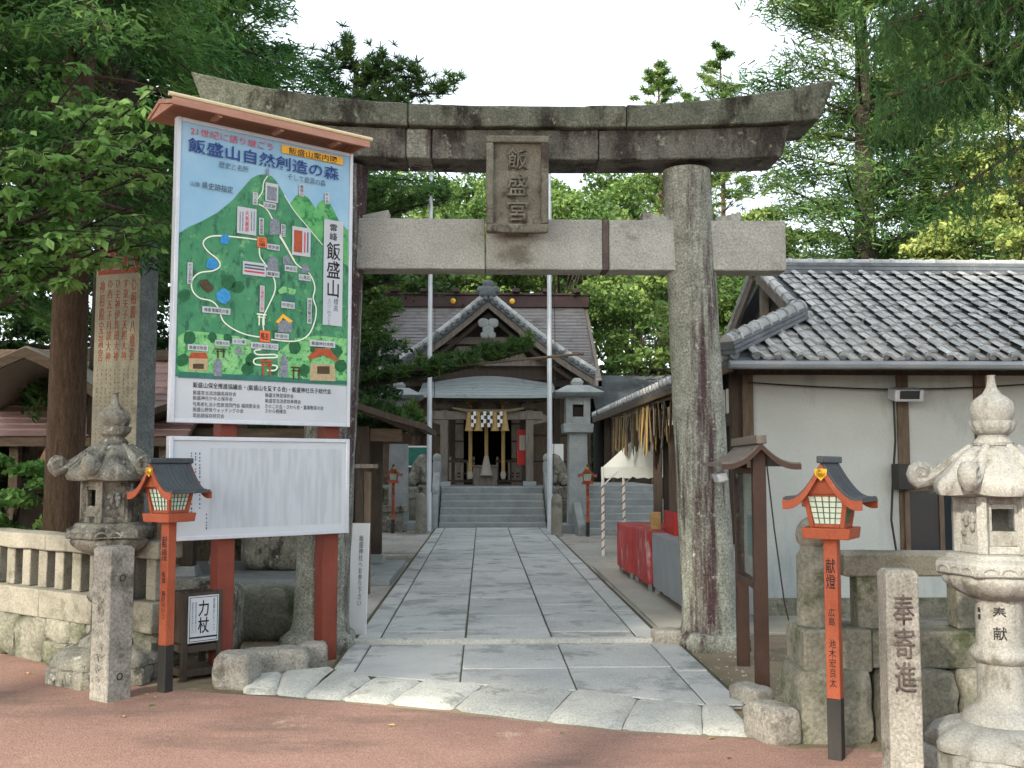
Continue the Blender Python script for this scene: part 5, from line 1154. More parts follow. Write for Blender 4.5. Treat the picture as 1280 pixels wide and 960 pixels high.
# great roof behind
rows = []
for j in range(9):
    v = j / 8; rows.append([(x, 29.0 + 4.0 * v, 3.95 + 2.75 * v - .22 * math.sin(math.pi * v)) for x in [-3.25 + .12 * v + (6.5 - .24 * v) * i / 12 for i in range(13)]])
mr = MB().strip(rows); back = [[(p[0], 66.2 - p[1], p[2]) for p in r] for r in rows]; mr.strip(back); mr.strip([rows[0], [(p[0], p[1], p[2] - .2) for p in rows[0]]])
big = mr.build('great_roof', M['shingle'], sh, smooth=40, fix=False)
for k in range(1, 26):
    v = k / 26; y, z = 29.0 + 4.0 * v, 3.95 + 2.75 * v - .22 * math.sin(math.pi * v); MB().bb(-3.24 + .12 * v, 3.24 - .12 * v, y - .03, y + .02, z - .03, z + .018).build('shingle_course', M['shingle'], big)
for sx in (-1, 1): MB().prism([(29.0, 3.72), (29.0, 3.92), (33.0, 6.66), (37.2, 3.92), (37.2, 3.72), (33.0, 6.4)], sx * 3.2 - .05, sx * 3.2 + .05, 'yz').build('roof_edge_board', M['gwood'], sh)
MB().bb(-3.3, 3.3, 32.75, 33.45, 6.6, 6.98).build('main_ridge', M['ridge'], sh, bevel=.02); MB().bb(-3.35, 3.35, 32.7, 33.5, 6.981, 7.06).build('ridge_cap', M['ridge'], sh, bevel=.02)
for k in range(7): MB().bb(-3.0 + k * .98 - .12, -3.0 + k * .98 + .12, 32.55, 33.6, 7.061, 7.18).build('ridge_billet', M['ridge'], sh, bevel=.02)
for x in (-1.1, .8):
    mb = MB(); mb.M = Matrix.Translation((x, 32.74, 6.79)) @ Matrix.Rotation(R(90), 4, 'X'); mb.lathe([(.09, 0), (.09, .02), (.03, .03)], 12); mb.build('gold_crest', M['gold'], sh, smooth=40)
# things in and before the porch
rp = thing('sacred_rope', 'thick straw rope with tassels and white paper zigzags across the porch', 'rope', (SX, 27.0, 2.92), 0)
MB().tube([(-.95, 0, .1), (-.5, 0, .02), (0, 0, 0), (.5, 0, .02), (.95, 0, .1)], [.03, .05, .07, .05, .03], 8).build('rope', M['strawold'], rp, smooth=60)
for k, x in enumerate((-.50, -.26, .18, .44)): MB().lathe([(.04, 0), (.06, -.12), (.10, -.42), (.12, -.5), (.08, -.5)], 14, c=(x, -.04, 0)).build('tassel', M['straw'], rp, smooth=40)
for x in (-.38, -.12, .31, .05):
    mb = MB()
    for j in range(4): mb.box((x + (-.03 if j % 2 else .03), -.16, -.05 - j * .1), (.075, .006, .11))
    mb.build('paper_zigzag', M['white'], rp)
for i, (px, lb) in enumerate(((588, 'left of the three bell ropes hanging in the porch'), (608, 'middle bell rope with a white cuff hanging in the porch'), (629, 'right of the three bell ropes hanging in the porch'))):
    c = at(px, 560, 27.6); b = thing('bell_rope', lb, 'rope', (c.x, 27.6, 1.25)); MB().tube([(0, 0, .05), (0, 0, 1.9)], .05, 8).build('rope', M['straw'], b, smooth=60)
    if i == 1: MB().lathe([(.17, 0), (.11, .25), (.06, .5), (.05, .52)], 12).build('cuff', M['conc'], b, smooth=40)
    else: MB().lathe([(.05, -.1), (.08, .0), (.06, .1)], 10).build('cuff', M['conc'], b, smooth=40)
    MB().lathe([(.02, 1.9), (.1, 1.92), (.12, 2.0), (.06, 2.1)], 12).build('bell', M['gold'], b, smooth=40)
c = at(606, 595, 27.9); ob = thing('offertory_box', 'grey wooden offertory box in front of the dark doorway', 'box', (c.x, 27.9, ZPF)); MB().bb(-.32, .32, -.25, .25, 0, .50).build('body', M['gwood'], ob, bevel=.01); MB().bb(-.35, .35, -.28, .28, .501, .55).build('rim', M['gwood'], ob, bevel=.01)
for k in range(6): MB().bb(-.3 + k * .11, -.27 + k * .11, -.24, .24, .551, .575).build('slat', DW, ob)
for px, lb in ((577, 'left'), (636, 'right')):
    c = at(px, 590, 28.0); f = thing('porch_railing', f'low dark lattice railing {lb} of the offertory box', 'railing', (c.x, 28.05, ZPF), group='porch railings')
    for z in (.08, .62): MB().bb(-.36, .36, -.03, .03, z, z + .07).build('rail', DW, f)
    for z in (.3,): MB().bb(-.36, .36, -.02, .02, z, z + .05).build('rail', DW, f)
    for k in range(5): MB().bb(-.34 + k * .16, -.28 + k * .16, -.026, .026, .0 if k in (0, 4) else .15, .78 if k in (0, 4) else .619).build('slat', M['gwood'], f)
c = at(654, 575, 27.4); nb_ = thing('red_notice', 'red framed notice board standing by the right porch column', 'sign', (c.x, 27.45, ZPF)); MB().bb(-.16, .16, 0, .05, .55, 1.5).build('board', M['redbox'], nb_, bevel=.01); MB().bb(-.1, .1, -.008, -.001, .95, 1.35).build('sheet', M['conc'], nb_); MB().bb(-.02, .02, .01, .04, 0, .549).build('stand', DW, nb_)
c = at(523, 565, 26.5); o = thing('framed_notice', 'pale blue framed notice standing left of the porch', 'sign', (c.x, 26.6, ZPF)); MB().bb(-.3, .3, 0, .04, .5, 1.05).build('board', M['white'], o); MB().bb(-.26, .26, -.006, -.001, .54, 1.01).build('sheet', M['mapdark'], o)
for sx in (-.25, .22): MB().bb(sx, sx + .03, .005, .035, 0, .499).build('leg', DW, o)
c = at(695, 560, 26.5); o = thing('paper_notice', 'white paper notice standing right of the porch', 'sign', (c.x, 26.6, ZPF)); MB().bb(-.2, .2, 0, .03, .55, 1.1).build('board', M['white'], o); MB().bb(-.02, .02, .005, .03, 0, .549).build('leg', DW, o)
# dark timber wings either side
for x0, x1, lb in ((-7.5, -3.4, 'left'), (3.6, 9.5, 'right')):
    w = thing('side_wing', f'dark timber wing building standing {lb} of the shrine hall', 'building', (x0, 30.2, 0)); L_ = x1 - x0
    MB().bb(0, L_, 0, 3, 0, 3.2).build('wall', DW, w); MB().prism([(-.7, 3.0), (1.5, 4.3), (3.7, 3.0), (3.7, 2.9), (1.5, 4.15), (-.7, 2.9)], -.3, L_ + .3, 'yz').build('roof', M['tiledark'], w)
    for k in range(5): MB().bb(.2 + k * L_ / 5, .3 + k * L_ / 5, -.08, -.001, 0, 3.0).build('wall_post', WD, w)
# lion-dog statues
def lion(label, px, flip):
    c = at(px, 620, 25.3); t = thing('guardian_lion', label, 'statue', (c.x, 25.3, 0), 0, 'guardian lion statues before the shrine')
    MB().box((0, 0, .35), (.85, .8, .7), tx=.92, ty=.92).build('pedestal', M['moss_stone'], t, bevel=.03); MB().bb(-.36, .36, -.34, .34, .701, 1.0).build('pedestal_cap', M['old_stone'], t, bevel=.03)
    f = flip; vs = [(0, 0, 1.12, .2), (f * .05, 0, 1.32, .2), (f * .16, 0, 1.52, .19), (f * .2, -.02, 1.72, .17), (f * .3, -.04, 1.70, .11), (f * .18, -.12, 1.3, .08), (f * .22, -.13, 1.08, .075), (f * .18, .12, 1.3, .08), (f * .22, .13, 1.08, .075), (-f * .12, -.16, 1.1, .11), (f * .05, -.2, 1.06, .07), (-f * .12, .16, 1.1, .11), (f * .05, .2, 1.06, .07), (-f * .22, 0, 1.2, .09), (-f * .27, 0, 1.5, .1)]
    es = [(0, 1), (1, 2), (2, 3), (3, 4), (2, 5), (5, 6), (2, 7), (7, 8), (0, 9), (9, 10), (0, 11), (11, 12), (0, 13), (13, 14)]
    me = bpy.data.meshes.new('body'); me.from_pydata([v[:3] for v in vs], es, []); o = link('body', me, M['old_stone'], t)
    md = o.modifiers.new('skin', 'SKIN')
    for i, v in enumerate(vs): me.skin_vertices[0].data[i].radius = (v[3], v[3])
    me.skin_vertices[0].data[0].use_root = True; sb_ = o.modifiers.new('sub', 'SUBSURF'); sb_.levels = 1; sb_.render_levels = 1
    return t
lion('seated stone guardian lion left of the shrine steps', 519, 1); lion('seated stone guardian lion right of the shrine steps', 703, -1)
# tall square stone lantern towers
def tower(label, px, Y):
    c = at(px, 640, Y); t = thing('lantern_tower', label, 'stone lantern', (c.x, Y, 0), 0, 'tall square stone lantern towers'); m_ = M['tower_stone']
    MB().bb(-.42, .42, -.42, .42, 0, .2).build('base_slab', m_, t, bevel=.02); MB().box((0, 0, 1.23), (.46, .46, 2.06), tx=.9, ty=.9).build('pillar', m_, t, bevel=.012); MB().box((0, 0, 2.36), (.66, .66, .20), tx=1.06, ty=1.06).build('corbel', m_, t, bevel=.015)
    fb = MB()
    for sx in (-1, 1):
        for sy in (-1, 1): fb.bb(sx * .2 - .075, sx * .2 + .075, sy * .2 - .075, sy * .2 + .075, 2.461, 3.08)
    fb.bb(-.124, .124, -.27, .27, 2.462, 2.62); fb.bb(-.124, .124, -.27, .27, 2.9, 3.079); fb.bb(-.27, .27, -.124, .124, 2.463, 2.621); fb.bb(-.27, .27, -.124, .124, 2.899, 3.078); fb.build('fire_box', m_, t); MB().bb(-.15, .15, -.15, .15, 2.63, 2.89).build('shade_block', M['shadow'], t)  # dark block inside the fire box stands in for the opening's shade
    MB().box((0, 0, 3.12), (.95, .95, .08), tx=1.24, ty=1.24).build('eave', m_, t, bevel=.01); MB().box((0, 0, 3.25), (1.17, 1.17, .18), tx=.42, ty=.42).build('cap', m_, t, bevel=.01)
    MB().box((0, 0, 3.38), (.24, .24, .08), tx=1.2, ty=1.2).build('finial_base', m_, t, bevel=.01); MB().box((0, 0, 3.47), (.3, .3, .1), tx=.45, ty=.45).build('finial', m_, t, bevel=.015)
    return t
tower('tall square stone lantern tower partly behind the pine bough, left of the steps', 498, 24.4); tower('tall square stone lantern tower with a dark opening, right of the steps', 722, 23.4)
# flag poles with their stone clamp posts
for px, py, qx, lb in ((536, 664, 526, 'left'), (687.5, 668, 696, 'right')):
    c = gnd(px, py); t = thing('flag_pole', f'tall white metal flagpole at the {lb} corner of the path end', 'flagpole', (c.x, c.y, 0), group='white flagpoles'); H = 8.75 if lb == 'left' else 8.4
    MB().tube([(0, 0, 0), (0, 0, H)], [.062, .045], 14).build('pole', M['galv'], t, smooth=60); MB().lathe([(.05, H), (.06, H + .05), (.03, H + .1), (.005, H + .12)], 12).build('cap', M['galv'], t, smooth=60)
    pts = [(.06 + .12 * math.sin(k / 12 * 3.1) * .5, -.05, .9 + k * .55) for k in range(13)]; MB().tube(pts, .008, 4).build('halyard', M['blackp'], t)
    c2 = gnd(qx, py + 3); o = MB().lathe([(.12, -.02), (.12, .78), (.10, .85), (.05, .9), (.01, .91)], 14).build('stone_bollard', M['fence_stone'], None, smooth=40); o.location = (c2.x, c2.y, 0); tag(o, f'short round-topped stone bollard beside the {lb} flagpole', 'bollard', 'stone bollards by the flagpoles')
ol = MB(); c = at(492, 640, 25.0); o = thing('stone_pedestal', 'stepped grey stone pedestal behind the left far wooden lantern', 'pedestal', (c.x - .02, 23.75, 0)); MB().bb(-.42, .42, -.15, .15, 0, .16).build('lower_step', M['old_stone'], o, bevel=.02); MB().bb(-.34, .34, -.13, .13, .161, .45).build('upper_step', M['old_stone'], o, bevel=.02); MB().bb(-.46, .46, -.17, .17, .451, .6).build('cap', M['old_stone'], o, bevel=.02)

# ================================================================ left pavilion
c = gnd(488, 733); pv = thing('water_pavilion', 'small open wooden pavilion on a stone slab left of the path', 'pavilion', (c.x, c.y, 0))
MB().bb(-3.2, 0, 0, 2.6, 0, .09).build('floor_slab', M['tower_stone'], pv, bevel=.012)
for x, y in ((-.42, .5), (-.42, 2.2), (-2.7, .5), (-2.7, 2.2)):
    MB().bb(x - .09, x + .09, y - .09, y + .09, .22, 2.05).build('post', M['dwood'], pv, bevel=.01); MB().box((x, y, .155), (.3, .3, .13), tx=.8, ty=.8).build('post_base', M['tower_stone'], pv, bevel=.01)
for y in (.5, 2.2): MB().bb(-3.1, .1, y - .06, y + .06, 1.85, 2.02).build('beam', M['woodx'], pv, bevel=.01)
for k in range(9): MB().bar((-1.56, .1 + k * .3, 2.72), (.28, .1 + k * .3, 1.98), .06, .07).build('rafter', M['dwood'], pv)
for sg in (-1, 1):
    P_ = [(-1.56 + sg * 2.0 * i / 8, 2.86 - .80 * i / 8 + .08 * math.sin(math.pi * i / 8) * -1) for i in range(9)]
    rows = [[(x, y, z) for x, z in P_] + [(x, y, z - .08) for x, z in reversed(P_)] for y in (-.35, 3.0)]; mb = MB().strip(rows, True); n = len(rows[0]); mb.f += [tuple(range(n)), tuple(reversed(range(n, 2 * n)))]; mb.build('roof', M['dwood'], pv, smooth=40)
bs = thing('stone_basin', 'low stone water basin inside the small pavilion', 'basin', (c.x - 1.5, c.y + 1.35, .09)); MB().rock((0, 0, .3), (1.3, .7, .6), 12, 6, 6, .03).build('basin', M['old_stone'], bs, smooth=50); MB().bb(-.5, .5, -.22, .22, .5, .6).build('water', M['glassdark'], bs)
# dark plank boards leaning on the pavilion post
c = at(455, 640, 12.4); o = thing('plank_notice', 'dark weathered plank notice with a small cap board at the pavilion corner', 'sign', (c.x, 12.35, 0)); MB().bb(-.075, -.005, 0, .05, 0, 1.5).build('plank', M['dwood'], o); MB().bb(.005, .085, .0, .05, 0, 1.46).build('plank', M['wood'], o); MB().bb(-.14, .16, -.06, .10, 1.501, 1.55).build('cap_board', M['gwood'], o)

# ================================================================ timber shelter at far left
lb_ = thing('timber_shelter', 'open timber shelter with pinkish copper roof behind the cedar trunk', 'building', (0, 0, 0)); Y0 = 13.2
e0, e1 = at(-160, 500, Y0).x, at(235, 500, Y0).x; zE0, zR = at(100, 545, Y0).z, at(100, 448, Y0 + 1.7).z
def lroof(x0, x1, y0, y1, za, zb, m_):
    rows = [];
    for j in range(6):
        v = j / 5; rows.append([(x0, y0 + (y1 - y0) * v, za + (zb - za) * v - .08 * math.sin(math.pi * v)), (x1, y0 + (y1 - y0) * v, za + (zb - za) * v - .08 * math.sin(math.pi * v))])
    mb = MB().strip(rows); mb.strip([[(p[0], p[1], p[2] - .06) for p in r] for r in rows]); o = mb.build('roof', M[m_], lb_, smooth=40)
    for k in range(1, 12): v = k / 12; MB().bb(x0, x1, y0 + (y1 - y0) * v - .012, y0 + (y1 - y0) * v + .012, za + (zb - za) * v - .08 * math.sin(math.pi * v) + .0, za + (zb - za) * v - .08 * math.sin(math.pi * v) + .02).build('roof_seam', M[m_], o)
    return o
lroof(e0, e1, Y0, Y0 + 1.9, zE0, zR, 'pinkroof'); lroof(e0, e1, Y0 + 3.8, Y0 + 1.9, zE0, zR, 'pinkroof')
MB().bb(e0, e1 - .2, Y0 + 1.8, Y0 + 2.0, zR - .02, zR + .14).build('ridge_board', M['woodx'], lb_, bevel=.01)
MB().bb(e0, e1, Y0 - .02, Y0 + .03, zE0 - .13, zE0 - .02).build('fascia', M['woodx'], lb_)
# gabled porch roof poking forward
gx = at(58, 480, Y0 - .9).x; za = at(40, 432, Y0 - .9).z; zb = at(0, 500, Y0 - .9).z
for sg in (-1, 1):
    P_ = [(gx - .25 + sg * 1.05 * i / 6, za - (za - zb) * (i / 6 - .1 * math.sin(math.pi * i / 6))) for i in range(7)]
    rows = [[(x, y, z) for x, z in P_] + [(x, y, z - .06) for x, z in reversed(P_)] for y in (Y0 - .9, Y0 + 1.2)]; mb = MB().strip(rows, True); n = len(rows[0]); mb.f += [tuple(range(n)), tuple(reversed(range(n, 2 * n)))]; mb.build('porch_roof', M['conc'], lb_, smooth=40)
    rows = [[(x, y, z - .03) for x, z in P_] + [(x, y, z - .15) for x, z in reversed(P_)] for y in (Y0 - .96, Y0 - .905)]; mb = MB().strip(rows, True); mb.f += [tuple(range(n)), tuple(reversed(range(n, 2 * n)))]; mb.build('barge_board', M['woodx'], lb_, smooth=40)
for px in (-60, 18, 66, 205):
    x = at(px, 600, Y0 + .3).x; MB().bb(x - .06, x + .06, Y0 + .25, Y0 + .37, 0, zE0 - .02).build('post', M['wood'], lb_, bevel=.008)
z = at(40, 550, Y0 + .3).z
MB().bb(e0, at(66, 600, Y0 + .3).x, Y0 + .28, Y0 + .34, z - .05, z + .05).build('rail', M['cedarwood'], lb_); MB().bar(at(44, 595, Y0 + .25), at(66, 550, Y0 + .25), .05, .07).build('brace', M['cedarwood'], lb_)
MB().bb(e0, e1, Y0 + 3.0, Y0 + 3.1, 0, zE0).build('back_wall', M['dwood'], lb_)
# ================================================================ vegetation
rng = np.random.default_rng(4)
def leaf_object(name, C, D, Wd, L_, Wl, m, parent, shape='leaf'):
    """C centres, D unit long axes, Wd unit side axes (N,3); L_, Wl sizes (N,)"""
    N_ = len(C); L_ = L_[:, None]; Wl = Wl[:, None]
    if shape == 'leaf': V = np.stack([C - D * L_ / 2, C - D * L_ * .05 + Wd * Wl / 2, C + D * L_ / 2, C - D * L_ * .05 - Wd * Wl / 2], 1)
    else: V = np.stack([C - D * L_ / 2 - Wd * Wl * .35, C + D * L_ / 2 - Wd * Wl * .15, C + D * L_ / 2 + Wd * Wl * .15, C - D * L_ / 2 + Wd * Wl * .35], 1)
    if shape == 'fold':                                      # leaf folded along its midrib
        nn = np.cross(D, Wd); m_ = C - nn * Wl * .16
        V = np.stack([C - D * L_ / 2, C - D * L_ * .08 + Wd * Wl / 2, C + D * L_ / 2 - nn * Wl * .2, C - D * L_ * .08 - Wd * Wl / 2, m_], 1); me = bpy.data.meshes.new(name); me.vertices.add(N_ * 5); me.vertices.foreach_set('co', V.reshape(-1).astype(np.float32))
        ix = (np.arange(N_, dtype=np.int32)[:, None] * 5 + np.array([0, 4, 2, 1, 0, 3, 2, 4], dtype=np.int32)[None]).reshape(-1)
        me.loops.add(N_ * 8); me.loops.foreach_set('vertex_index', ix); me.polygons.add(N_ * 2); me.polygons.foreach_set('loop_start', np.arange(0, N_ * 8, 4, dtype=np.int32)); me.update(calc_edges=True); me.validate()
        o = link(name, me, M[m], parent); o['kind'] = 'stuff'; return o
    me = bpy.data.meshes.new(name); me.vertices.add(N_ * 4); me.vertices.foreach_set('co', V.reshape(-1).astype(np.float32))
    me.loops.add(N_ * 4); me.loops.foreach_set('vertex_index', np.arange(N_ * 4, dtype=np.int32)); me.polygons.add(N_); me.polygons.foreach_set('loop_start', np.arange(0, N_ * 4, 4, dtype=np.int32))
    me.update(calc_edges=True); me.validate()
    o = link(name, me, M[m], parent); o['kind'] = 'stuff'; return o
def unit(a): return a / np.maximum(np.linalg.norm(a, axis=1, keepdims=True), 1e-6)
def rand_axes(n, up=.4, droop=None):
    nrm = unit(rng.normal(size=(n, 3)) + np.array([0, 0, up])); d = rng.normal(size=(n, 3))
    if droop is not None: d = d * .5 + np.array(droop)
    d = unit(d - nrm * (d * nrm).sum(1, keepdims=True)); w = np.cross(nrm, d); return d, w
def trunk_mesh(mb, pts, rads, n=10): mb.tube(pts, rads, n)
def broadleaf(label, loc, H, rad, crown_z, m, nclump=40, per=260, ls=.16, trunk_r=.22, seed=1, group=None, name='broadleaf_tree', lean=(0, 0), cat='tree', fill=.3):
    global rng; rng = np.random.default_rng(seed); t = thing(name, label, cat, loc, 0, group)
    rx, ry, rz_ = rad; cz = crown_z; C = []; mb = MB()
    while len(C) < nclump:
        p = rng.uniform(-1, 1, 3); q = np.linalg.norm(p)
        if q > 1 or (q < .55 and rng.random() > fill): continue
        C.append(np.array([p[0] * rx + lean[0], p[1] * ry + lean[1], cz + p[2] * rz_]))
    C = np.array(C); cr = min(rx, rz_) * rng.uniform(.2, .36, nclump)
    top = Vector((lean[0] * .6, lean[1] * .6, cz)); trunk_mesh(mb, [(0, 0, -.1), (lean[0] * .1, lean[1] * .1, cz * .3), (lean[0] * .3, lean[1] * .3, cz * .65), top], [trunk_r * 1.25, trunk_r, trunk_r * .8, trunk_r * .35])
    for c in C[::2]:
        a = Vector((lean[0] * .3, lean[1] * .3, max(cz * .45, cz - rz_ * 1.0))).lerp(top, rng.uniform(0, .8)); c = Vector(c); mid = a.lerp(c, .5) + Vector((0, 0, rz_ * .08)); mb.tube([a, mid, c], [trunk_r * .3, trunk_r * .18, trunk_r * .04], 6)
    mb.build('trunk', M['barkdark'], t, smooth=60)
    n = nclump * per; idx = np.repeat(np.arange(nclump), per); d = unit(rng.normal(size=(n, 3))); d[:, 2] = np.abs(d[:, 2]) * .9 - .25 * rng.random(n); r = cr[idx] * rng.uniform(.45, 1.12, n) ** .7
    P = C[idx] + d * r[:, None] * np.array([1.15, 1.15, .8]); D, Wd = rand_axes(n, .7); L_ = ls * rng.uniform(.6, 1.3, n); leaf_object('crown', P, D, Wd, L_, L_ * rng.uniform(.45, .7, n), m, t)
    return t
def conifer(label, loc, H, z0, R0, m, levels=26, per=4, tuft=7, ln=16, ls=.2, droop=.25, trunk_r=.25, seed=1, group=None, name='conifer_tree', taper=.8, thin=.16, spread=.34, gap=0.0, trunk_m='bark', clump=.45):
    global rng; rng = np.random.default_rng(seed); t = thing(name, label, 'tree', loc, 0, group); mb = MB()
    mb.tube([(0, 0, -.1), (0, 0, H * .3), (.05, 0, H * .7), (0, 0, H)], [trunk_r * 1.2, trunk_r, trunk_r * .55, .03], 12)
    T = []; Dr = []
    for i in range(levels):
        z = z0 + (H - z0) * (i + rng.random() * .6) / levels; f = (z - z0) / (H - z0); Lb = R0 * (1 - f) ** taper * rng.uniform(.75, 1.15) + .15
        for k in range(per):
            if rng.random() < gap: continue
            a = rng.uniform(0, 2 * math.pi); dx, dy = math.cos(a), math.sin(a); L1 = Lb * rng.uniform(.65, 1.1); rise = .25 * L1 * (f - .2); pts = []
            for j in range(5): q = j / 4; pts.append((dx * L1 * q, dy * L1 * q, z + rise * q - droop * L1 * q * q + .12 * L1 * q))
            mb.tube(pts, [max(.012, trunk_r * .22 * (1 - f * .6)) * (1 - .8 * j / 4) for j in range(5)], 5)
            for j in range(tuft):
                q = rng.uniform(.25, 1.03); b = np.array([dx * L1 * q, dy * L1 * q, z + rise * q - droop * L1 * q * q + .12 * L1 * q]); side = rng.uniform(-1, 1) * spread * L1 * (1.15 - q); T.append(b + np.array([-dy * side, dx * side, -abs(side) * .15])); Dr.append([dx * .7 + -dy * np.sign(side) * .5, dy * .7 + dx * np.sign(side) * .5, -droop * 1.2])
    mb.build('trunk', M[trunk_m], t, smooth=60); T = np.array(T); Dr = np.array(Dr); n = len(T) * ln; idx = np.repeat(np.arange(len(T)), ln); sz = .5 * R0 * .3
    P = T[idx] + np.clip(rng.normal(size=(n, 3)), -1.7, 1.7) * np.array([sz, sz, sz * .45]) * clump; D = unit(Dr[idx] + rng.normal(size=(n, 3)) * .45); nrm = unit(rng.normal(size=(n, 3)) + np.array([0, 0, .8])); Wd = unit(np.cross(nrm, D)); L_ = ls * rng.uniform(.6, 1.4, n)
    leaf_object('crown', P, D, Wd, L_, L_ * thin * rng.uniform(.7, 1.4, n), m, t, 'needle'); return t
def P_at(px, Y): p = at(px, 560, Y); return (p.x, Y, 0)
# -- left: cedar whose trunk stands behind the fence, a second behind it
conifer('tall cedar with bare straight trunk standing left of the inscribed tablet', P_at(82, 10.8), 15, 3.9, 3.0, 'leaf_dark', 28, 5, 11, 85, .085, .35, .17, 11, 'tall cedars on the left', 'cedar_tree', thin=.34, gap=.22, clump=.36)
conifer('tall cedar with dark trunk rising behind the cherry leaves', P_at(135, 13.4), 16, 5.2, 3.6, 'leaf_dark', 24, 5, 11, 80, .1, .3, .24, 12, 'tall cedars on the left', 'cedar_tree', thin=.34, gap=.22, clump=.36, trunk_m='barkdark')
conifer('tall cedar at the far left edge behind the timber shelter', P_at(-40, 16), 15, 1.2, 4.2, 'leaf_dark', 26, 6, 12, 50, .15, .3, .24, 13, 'tall cedars on the left', 'cedar_tree', thin=.34, gap=.22, clump=.36, trunk_m='barkdark')
conifer('slender cedar spreading over the left end of the gate lintel', P_at(265, 17), 10.4, 5.6, 3.3, 'leaf_dark', 18, 5, 11, 70, .1, .1, .2, 14, 'tall cedars on the left', 'cedar_tree', thin=.34, gap=.22, clump=.362, trunk_m='barkdark')
# -- cherry with big leaves reaching in from the left
rng = np.random.default_rng(3); ct = thing('cherry_tree', 'cherry tree with large glossy leaves reaching over the fence towards the signboard', 'tree', (-5.2, 8.7, 0)); base = Vector((-5.2, 8.7, 0)); mb = MB(); mb.tube([(0, 0, -.1), (.1, 0, 1.2), (.3, -.1, 2.2), (.5, -.2, 3.4)], [.17, .14, .11, .05], 10); LC = []; LD = []
tips = [(215, 270, 8.0), (206, 160, 8.2), (195, 110, 8.5), (150, 110, 8.8), (60, 70, 9.1), (20, 110, 8.5), (100, 170, 8.3), (60, 230, 8.0), (150, 240, 8.2), (40, 300, 8.0), (120, 310, 8.1), (190, 250, 8.4), (170, 190, 8.6), (10, 40, 9.0), (90, 120, 8.8), (200, 210, 8.3), (10, 180, 8.2), (130, 60, 9.0), (30, 150, 8.6), (80, 280, 8.3), (15, 330, 8.2), (195, 300, 8.3), (165, 285, 8.0), (110, 220, 8.6), (120, 140, 8.4), (170, 140, 8.7)]
for i, (px, py, Y) in enumerate(tips):
    tip = Vector(at(px, py, Y)) - base; s0 = Vector((.35, -.1, 2.2 + .9 * rng.random())); mid = s0.lerp(tip, .55) + Vector((0, 0, .18)); pts = []
    for j in range(8): q = j / 7; pts.append((s0 * (1 - q) ** 2 + mid * 2 * q * (1 - q) + tip * q * q))
    mb.tube(pts, [.03 * (1 - .85 * j / 7) for j in range(8)], 5)
    for tw in range(9):
        q = rng.uniform(.4, 1.0); k = min(6, int(q * 7)); b = pts[k].lerp(pts[k + 1], q * 7 - k) if k < 7 else pts[7]; dv = Vector(rng.normal(size=3)) * .5 + (tip - s0).normalized() * .5; dv.z = abs(dv.z) * .3 - .12; e = b + dv.normalized() * rng.uniform(.2, .42); mb.tube([b, b.lerp(e, .5) + Vector((0, 0, .02)), e], [.008, .006, .003], 4)
        for l in range(17):
            f = rng.uniform(.2, 1.05); c = b.lerp(e, f); sd = Vector(rng.normal(size=3)); sd.z = sd.z * .3 - .5; sd.normalize(); LC.append(c + sd * .055); LD.append(sd)
mb.build('trunk', M['barkdark'], ct, smooth=60); LC = np.array([tuple(v) for v in LC]); LD = np.array([tuple(v) for v in LD]); n = len(LC); nrm = unit(rng.normal(size=(n, 3)) * .6 + np.array([0, -.35, .8])); Wd = unit(np.cross(nrm, LD)); L_ = rng.uniform(.06, .15, n); leaf_object('crown', LC, LD, Wd, L_, L_ * rng.uniform(.42, .62, n), 'leaf_cherry', ct, 'fold')
# -- understory left
for i, (px, Y, rx, rz_, cz, m_, lb) in enumerate(((20, 11.0, .55, .75, .95, 'leaf_cherry', 'light green shrub behind the far left fence'), (-60, 15.5, 1.4, 1.8, 2.0, 'leaf_under', 'dark evergreen thicket left of the timber shelter'), (30, 19, 2.2, 2.2, 3.2, 'leaf_under', 'dark evergreen behind the ridge of the timber shelter'), (205, 18, 1.8, 2.0, 2.8, 'leaf_under', 'dark evergreen filling the gap right of the inscribed tablet'), (330, 20, 1.8, 1.8, 2.2, 'leaf_under', 'dark evergreen behind the signboard legs'), (120, 22, 2.6, 3.0, 4.5, 'leaf_under', 'big dark evergreen behind the cedar trunks'), (430, 22, 1.3, 2.0, 3.6, 'leaf_under', 'dark evergreen behind the water pavilion'))):
    broadleaf(lb, P_at(px, Y), 0, (rx, rx, rz_), cz, m_, 34, 260, .13 if i else .085, .08, 30 + i, None, 'evergreen_shrub', cat='shrub', fill=.8)
